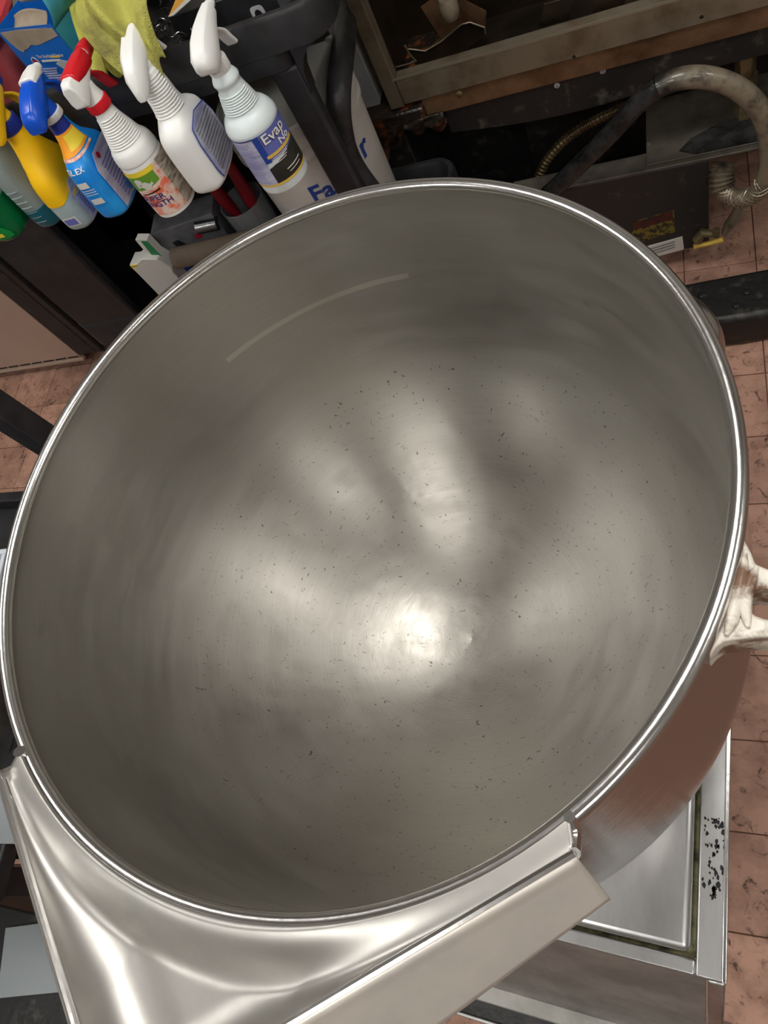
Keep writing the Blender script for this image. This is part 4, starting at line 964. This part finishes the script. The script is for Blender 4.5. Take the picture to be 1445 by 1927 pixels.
# left post and crusted ledge
xl = R_(661, 222).x
fb_(xl, R_(800, 207).x, RY - .012, RY + .26, zs0 - .028, zs0 - .004).build('greasy_ledge', M['grease'], fryer, bevel=.004)
random.seed(9)
mb = MB()
xa, xb_ = R_(690, 250).x, R_(850, 250).x
n1, n2 = 40, 18
def crust(u, v):
    x = xa + (xb_ - xa) * u; depth = .055 + .03 * math.sin(7 * u + 1) * (1 - u) + .012 * math.sin(23 * u) ; z = zs0 - .026 - v * depth * (1 - .35 * u)
    return fl_((x, RY - .008 - .010 * math.sin(PI * v) * (.6 + .4 * math.sin(19 * u + 9 * v)) + .012 * v, z))
mb.grid(crust, n1, n2); mb.build('grease_crust', M['grease'], fryer, ang=70, solid=.006)
fb_(xl + .012, xl + .09, RY + .006, RY + .25, 0.02, zs0 - .03).build('base_post', M['blacksteel'], fryer, bevel=.004)
fb_(xl + .012, FXR, RY + .42, RY + .43, .02, zs0 - .03).build('base_back', M['blacksteel'], fryer)
fb_(FXR - .02, FXR, RY + .03, RY + .42, .02, .95).build('base_side', M['blacksteel'], fryer)
fb_(xl + .012, -.06, RY + .031, RY + .42, .02, .028).build('base_floor', M['blacksteel'], fryer)
# drip plate and front rail
zr = R_(1217, 325, RY).z
xr0, xr1 = R_(1020, 388, RY).x - .06, R_(1334, 395, RY).x
zb_ = R_(1286, 470, RY).z
fb_(xr0, xr1, RY, RY + .03, max(.02, zb_), zr).build('front_rail', M['rustrail'], fryer, bevel=.003)
fb_(xr0, xr1 + .12, RY - .001, RY + .05, zr + .0003, zr + .006).build('rail_top', M['plate'], fryer, bevel=.002)
fb_(R_(1217, 325).x, xr1 + .25, RY + .01, RY + .20, zr + .006, zr + .010).build('drip_plate', M['plate'], fryer, bevel=.001)
fb_(xr0, R_(1217, 325).x, RY + .3, RY + .31, .05, zr + .15).build('inner_panel', M['blacksteel'], fryer)
p = R_(1220, 265, RY + .07)
o = MB().lathe([(.001, 0), (.006, 0), (.005, .003), (.001, .004)], 12, fl_((p.x, RY + .07, zr + .010))).build('bolt', M['frame'], fryer)
# tar blot on drip plate
q = [(1278, 285), (1300, 262), (1350, 235), (1420, 212), (1445, 230), (1445, 290), (1400, 300), (1350, 300), (1310, 300)]
MB().prism([(atz(a, b, zr + .0102).x, min(RY + .195, max(RY + .012, atz(a, b, zr + .0102).y))) for a, b in q], lambda a, b, d: fl_((a, b, d)), zr + .0101, zr + .0125).build('tar_blot', M['tar'], fryer)
# rail labels
def rail_plate(name, pts, m_, off):
    return MB().prism([(R_(a, b, RY).x, R_(a, b, RY).z) for a, b in pts], lambda a, b, d: fl_((a, d, b)), RY - off, RY - off + .0015).build(name, m_, fryer)
M['warn'] = mat('flaked yellow warning label', C(120, 106, 44), .5, var=C(36, 34, 28), vscale=70, vlo=.45, vhi=.56)
M['warnred'] = mat('flaked red label', C(84, 34, 28), .5, var=C(40, 34, 30), vscale=50)
rail_plate('warning_label', [(1188, 440), (1200, 415), (1268, 395), (1270, 436), (1195, 458)], M['warn'], .0012)
rail_plate('warning_label', [(1192, 418), (1265, 396), (1267, 412), (1190, 432)], M['warnred'], .0018)
rail_plate('data_plate', [(1205, 466), (1284, 444), (1287, 468), (1225, 484)], M['whitebox'], .0024)
for k in range(3): rail_plate('print_line', [(1222, 466 + k * 5), (1270, 452 + k * 5), (1270, 454 + k * 5), (1222, 468 + k * 5)], M['toolgrey'], .0034)

# gas pipe loop, conduit, fittings
yp = RY - .05
loop = [(1000, 392, RY - .02), (1035, 362, RY - .03), (1090, 310, RY - .04), (1150, 250, RY - .05), (1195, 200, RY - .055), (1240, 163, RY - .06), (1290, 146, RY - .06), (1340, 148, RY - .06), (1390, 168, RY - .06), (1428, 205, RY - .06), (1446, 255, RY - .06), (1448, 300, RY - .06), (1440, 335, RY - .06)]
LP = spline([tuple(aty(*q)) for q in loop], 8)
gp = thing('gas_hose', 'thick looping gas hose, tarred black at the left end', 'hose', tuple(aty(1400, 380, RY)))
gl = lambda p: Vector(p) - gp.location
k1 = int(len(LP) * .42)
MB().tube([gl(p) for p in LP[:k1 + 1]], .0185, 16).build('tarred_length', M['tar'], gp)
mp_ = M['pipe'].copy(); mp_.name = 'pipe with ragged tar'; M['pipe_tar'] = mp_
nt_ = mp_.node_tree; b_ = nt_.nodes['Principled BSDF']; old_ = b_.inputs['Base Color'].links[0].from_socket
tc_ = [n for n in nt_.nodes if n.type == 'TEX_COORD'][0]; sp_ = nt_.nodes.new('ShaderNodeSeparateXYZ'); nt_.links.new(tc_.outputs['Object'], sp_.inputs[0])
nn_ = nt_.nodes.new('ShaderNodeTexNoise'); nn_.inputs['Scale'].default_value = 24; nn_.inputs['Detail'].default_value = 6; nt_.links.new(tc_.outputs['Object'], nn_.inputs['Vector'])
ml_ = nt_.nodes.new('ShaderNodeMath'); ml_.operation = 'MULTIPLY_ADD'; ml_.inputs[1].default_value = .16; nt_.links.new(nn_.outputs['Fac'], ml_.inputs[0]); nt_.links.new(sp_.outputs[0], ml_.inputs[2])
xj = gl(LP[k1]).x; rg_ = nt_.nodes.new('ShaderNodeMapRange'); rg_.inputs['From Min'].default_value = xj + .08; rg_.inputs['From Max'].default_value = xj + .125; nt_.links.new(ml_.outputs[0], rg_.inputs['Value'])
mx_ = nt_.nodes.new('ShaderNodeMix'); mx_.data_type = 'RGBA'; nt_.links.new(rg_.outputs[0], mx_.inputs[0]); mx_.inputs[6].default_value = C(24, 24, 24); nt_.links.new(old_, mx_.inputs[7]); nt_.links.new(mx_.outputs[2], b_.inputs['Base Color'])
MB().tube([gl(p) for p in LP[k1:]], .0188, 16).build('grey_length', M['pipe_tar'], gp)
braidp = [(1440, 335, RY - .06), (1430, 358, RY - .06), (1405, 372, RY - .055), (1380, 372, RY - .045), (1362, 356, RY - .03), (1358, 330, RY - .015), (1362, 305, RY + .0)]
BP = spline([tuple(aty(*q)) for q in braidp], 10)
MB().tube([gl(p) for p in BP[:46]], .0165, 14).build('braided_length', M['brownroll'], gp)
# wire braid around it
def braidwires(P, r, n, turns):
    out = []; P = [Vector(p) for p in P]; u = None; fr_ = []
    for i, p in enumerate(P):
        t = (P[min(i + 1, len(P) - 1)] - P[max(i - 1, 0)]).normalized()
        u = t.orthogonal().normalized() if u is None else (u - u.dot(t) * t).normalized(); fr_.append((p, u.copy(), t.cross(u)))
    for sg in (-1, 1):
        for k in range(n):
            out.append([fr_[i][0] + (fr_[i][1] * math.cos(a) + fr_[i][2] * math.sin(a)) * r for i in range(len(P)) for a in [sg * turns * 2 * PI * i / (len(P) - 1) + 2 * PI * k / n]])
    return out
bw = MB()
for wv in braidwires(BP[:44], .0175, 9, 1.6): bw.tube([gl(p) for p in wv], .0011, 4)
bw.build('wire_braid', M['braid'], gp)['kind'] = 'stuff'
MB().tube([gl(p) for p in BP[40:]], [.019 + .003 * (k % 3) for k in range(len(BP[40:]))], 12).build('end_fitting', M['pipe'], gp)
cd = [(1008, 372, RY + .05), (1012, 340, RY + .06), (1030, 300, RY + .07), (1065, 262, RY + .08), (1110, 232, RY + .09), (1160, 208, RY + .10), (1200, 190, RY + .11)]
CP = spline([tuple(aty(*q)) for q in cd], 26)
cdt = tag(MB().tube([Vector(p) - aty(1008, 372, RY + .05) for p in CP], [.0095 + (.0016 if k % 4 < 2 else 0) for k in range(len(CP))], 12, cap=True).build('flexible_conduit', M['conduit'], None), 'ribbed flexible metal conduit behind the tarred hose', 'conduit')
cdt.location = aty(1008, 372, RY + .05)
cp_ = thing('copper_pipe', 'old copper pipe with brass fitting at the top right', 'pipe', tuple(aty(1402, 140, RY + .06)))
c0 = aty(1402, 140, RY + .06)
MB().tube([(0, 0, .02), (0, 0, .4)], .013, 16).build('pipe', M['copper'], cp_)
MB().lathe([(.016, -.09), (.019, -.085), (.019, -.03), (.022, -.028), (.022, -.0), (.018, .002), (.018, .03), (.0205, .032), (.0205, .05), (.014, .052)], 6, cap=True).build('fitting', M['brass'], cp_)
# second gas hose pipe dropping behind plus shut-off valve
vv = thing('gas_valve', 'small brass shut-off valve with lever at the end of the fryer rail', 'valve', tuple(R_(1335, 450, RY - .02)))
v0 = R_(1335, 450, RY - .02)
vl = lambda px, py, y=RY - .02: R_(px, py, y) - v0
MB().tube([vl(1312, 452), vl(1322, 438), vl(1342, 440)], [.012, .011, .008], 12).build('body', M['brass'], vv)
MB().tube([vl(1305, 464), vl(1332, 458), vl(1360, 450)], [.006, .006, .007], 10).build('lever', M['gold'], vv)
MB().tube([vl(1348, 432, RY - .025), vl(1348, 444, RY - .025)], .008, 12).build('bolt', M['brass'], vv)
MB().tube([vl(1362, 440), vl(1372, 424), vl(1388, 402), vl(1394, 385)], [.006, .012, .013, .011], 12).build('elbow', M['pipe'], vv)

# thick rubber hose between cart and fryer
hp = [(650, -20, RY + .10), (650, 30, RY + .02), (648, 75, RY - .07), (642, 122, RY - .18), (637, 180, RY - .24), (641, 240, RY - .25), (657, 298, RY - .25), (692, 352, RY - .25), (742, 405, RY - .25), (800, 450, RY - .25)]
hs = tag(MB().tube([Vector(p) - aty(742, 405, RY - .25) for p in spline([tuple(aty(*q)) for q in hp], 8)], .0205, 16).build('rubber_hose', M['rubber'], None), 'thick dull black rubber hose hanging between cart and fryer', 'hose')
hs.location = aty(742, 405, RY - .25)
# white container on the greasy ledge
wc = thing('white_container', 'bright white plastic container behind the rubber hose', 'container', (R_(690, 200, RY + .09).x, RY + .09, zs0 - .0035))
MB().box(-.055, .055, -.055, .055, 0, .19).build('body', M['brightwhite'], wc, bevel=.004)
MB().box(-.012, .055, -.0565, -.0555, .0, .19).build('side_band', M['paper'], wc)
# tan tub and maroon bundle further back
for o_ in list(tt.children): pass
tt.location = (-.745, 1.74, 0)
MB().lathe([(.001, 0), (.10, 0), (.11, .62), (.118, .64), (.118, .68), (.105, .69), (.001, .69)], 40).build('body', M['tan'], tt)
for z in (.56, .6): MB().lathe([(.1085, z), (.114, z + .003), (.1085, z + .01)], 40).build('band', M['tan'], tt)
mar = tag(MB().loft([[(r * (.9 + .15 * math.sin(3 * a + z * 9)) * math.cos(a), r * .8 * math.sin(a), z) for a in [2 * PI * j / 24 for j in range(24)]] for z, r in ((0, .10), (.1, .12), (.3, .13), (.5, .11), (.58, .07), (.6, .02))]).build('cloth_bundle', M['maroon'], None), 'dark maroon cloth bundle behind the pail', 'cloth'); mar.location = (-.83, 1.415, 0)

# heavy black base on the floor at the right
kp = [atz(1290, 560, .10), atz(1278, 520, .10)]
fp0 = atz(1348, 652, 0.0); fp1 = atz(1470, 612, 0.0)
base = thing('floor_pedestal', 'heavy black greasy metal foot on the floor below the fryer', 'pedestal', (fp0.x, fp0.y, 0))
bp_ = lambda px, py, z: atz(px, py, z) - Vector((fp0.x, fp0.y, 0))
HT = .10
topp = [bp_(1270, 590, HT), bp_(1330, 607, HT), bp_(1400, 598, HT), bp_(1520, 575, HT), bp_(1520, 488, HT), bp_(1440, 503, HT), bp_(1275, 534, HT)]
bott = [Vector((p.x * 1.0, p.y + .004, 0.0)) for p in topp]
mid_ = [Vector((p.x, p.y - .004, .06)) for p in topp]
MB().loft([bott, mid_, topp]).build('body', M['blacksteel'], base, bevel=.012, seg=3)
for px, py in ((1320, 556), (1385, 575), (1405, 550)):
    MB().lathe([(.008, -.002), (.008, .003), (.005, .005), (.001, .005)], 6, bp_(px, py, HT)).build('bolt', M['blacksteel'], base)

# ------------------------------------------------------------------ small pieces belong to the part they sit on
RULES = {
 'spray_bottle': [(('label', 'print', 'lettering', 'barcode', 'back_label', 'sleeve', 'yellow_sleeve', 'logo', 'grip_rib'), 'body'), (('nozzle', 'trigger', 'red_cover', 'white_cap', 'navy_nose'), 'spray_head')],
 'cardboard_carton': [(('print', 'lettering', 'logo', 'torn_board'), 'front_panel')],
 'glove_carton': [(('orange', 'white_print', 'lettering', 'print', 'badge'), 'box')],
 'tool_carton': [(('red_dot', 'dark_print', 'blue_print'), 'box')],
 'crushed_carton': [(('green_print', 'yellow_print', 'lettering'), 'box')],
 'plastic_pail': [(('lettering', 'rim_band'), 'body')],
 'fryer_cabinet': [(('screw',), 'lower_strip'), (('rivet',), 'black_skirt'), (('warning_label', 'data_plate', 'print_line'), 'front_rail'), (('rail_lip',), 'frame_rail'), (('shield_lip',), 'heat_shield'), (('tar_blot', 'bolt'), 'drip_plate')],
 'undercounter_fridge': [(('vent_slot',), 'door')],
 'steel_table': [(('tape_residue',), 'worktop_side')],
 'floor_pedestal': [(('bolt',), 'body')],
}
for root in [o for o in COL.objects if o.parent is None]:
    for keys, target in RULES.get(root.name.split('.')[0], []):
        kids = list(root.children); tg_ = [c for c in kids if c.name.split('.')[0] == target]
        if not tg_: continue
        for c in kids:
            if c is not tg_[0] and c.name.split('.')[0].startswith(keys) and c.name.split('.')[0] != target: c.parent = tg_[0]
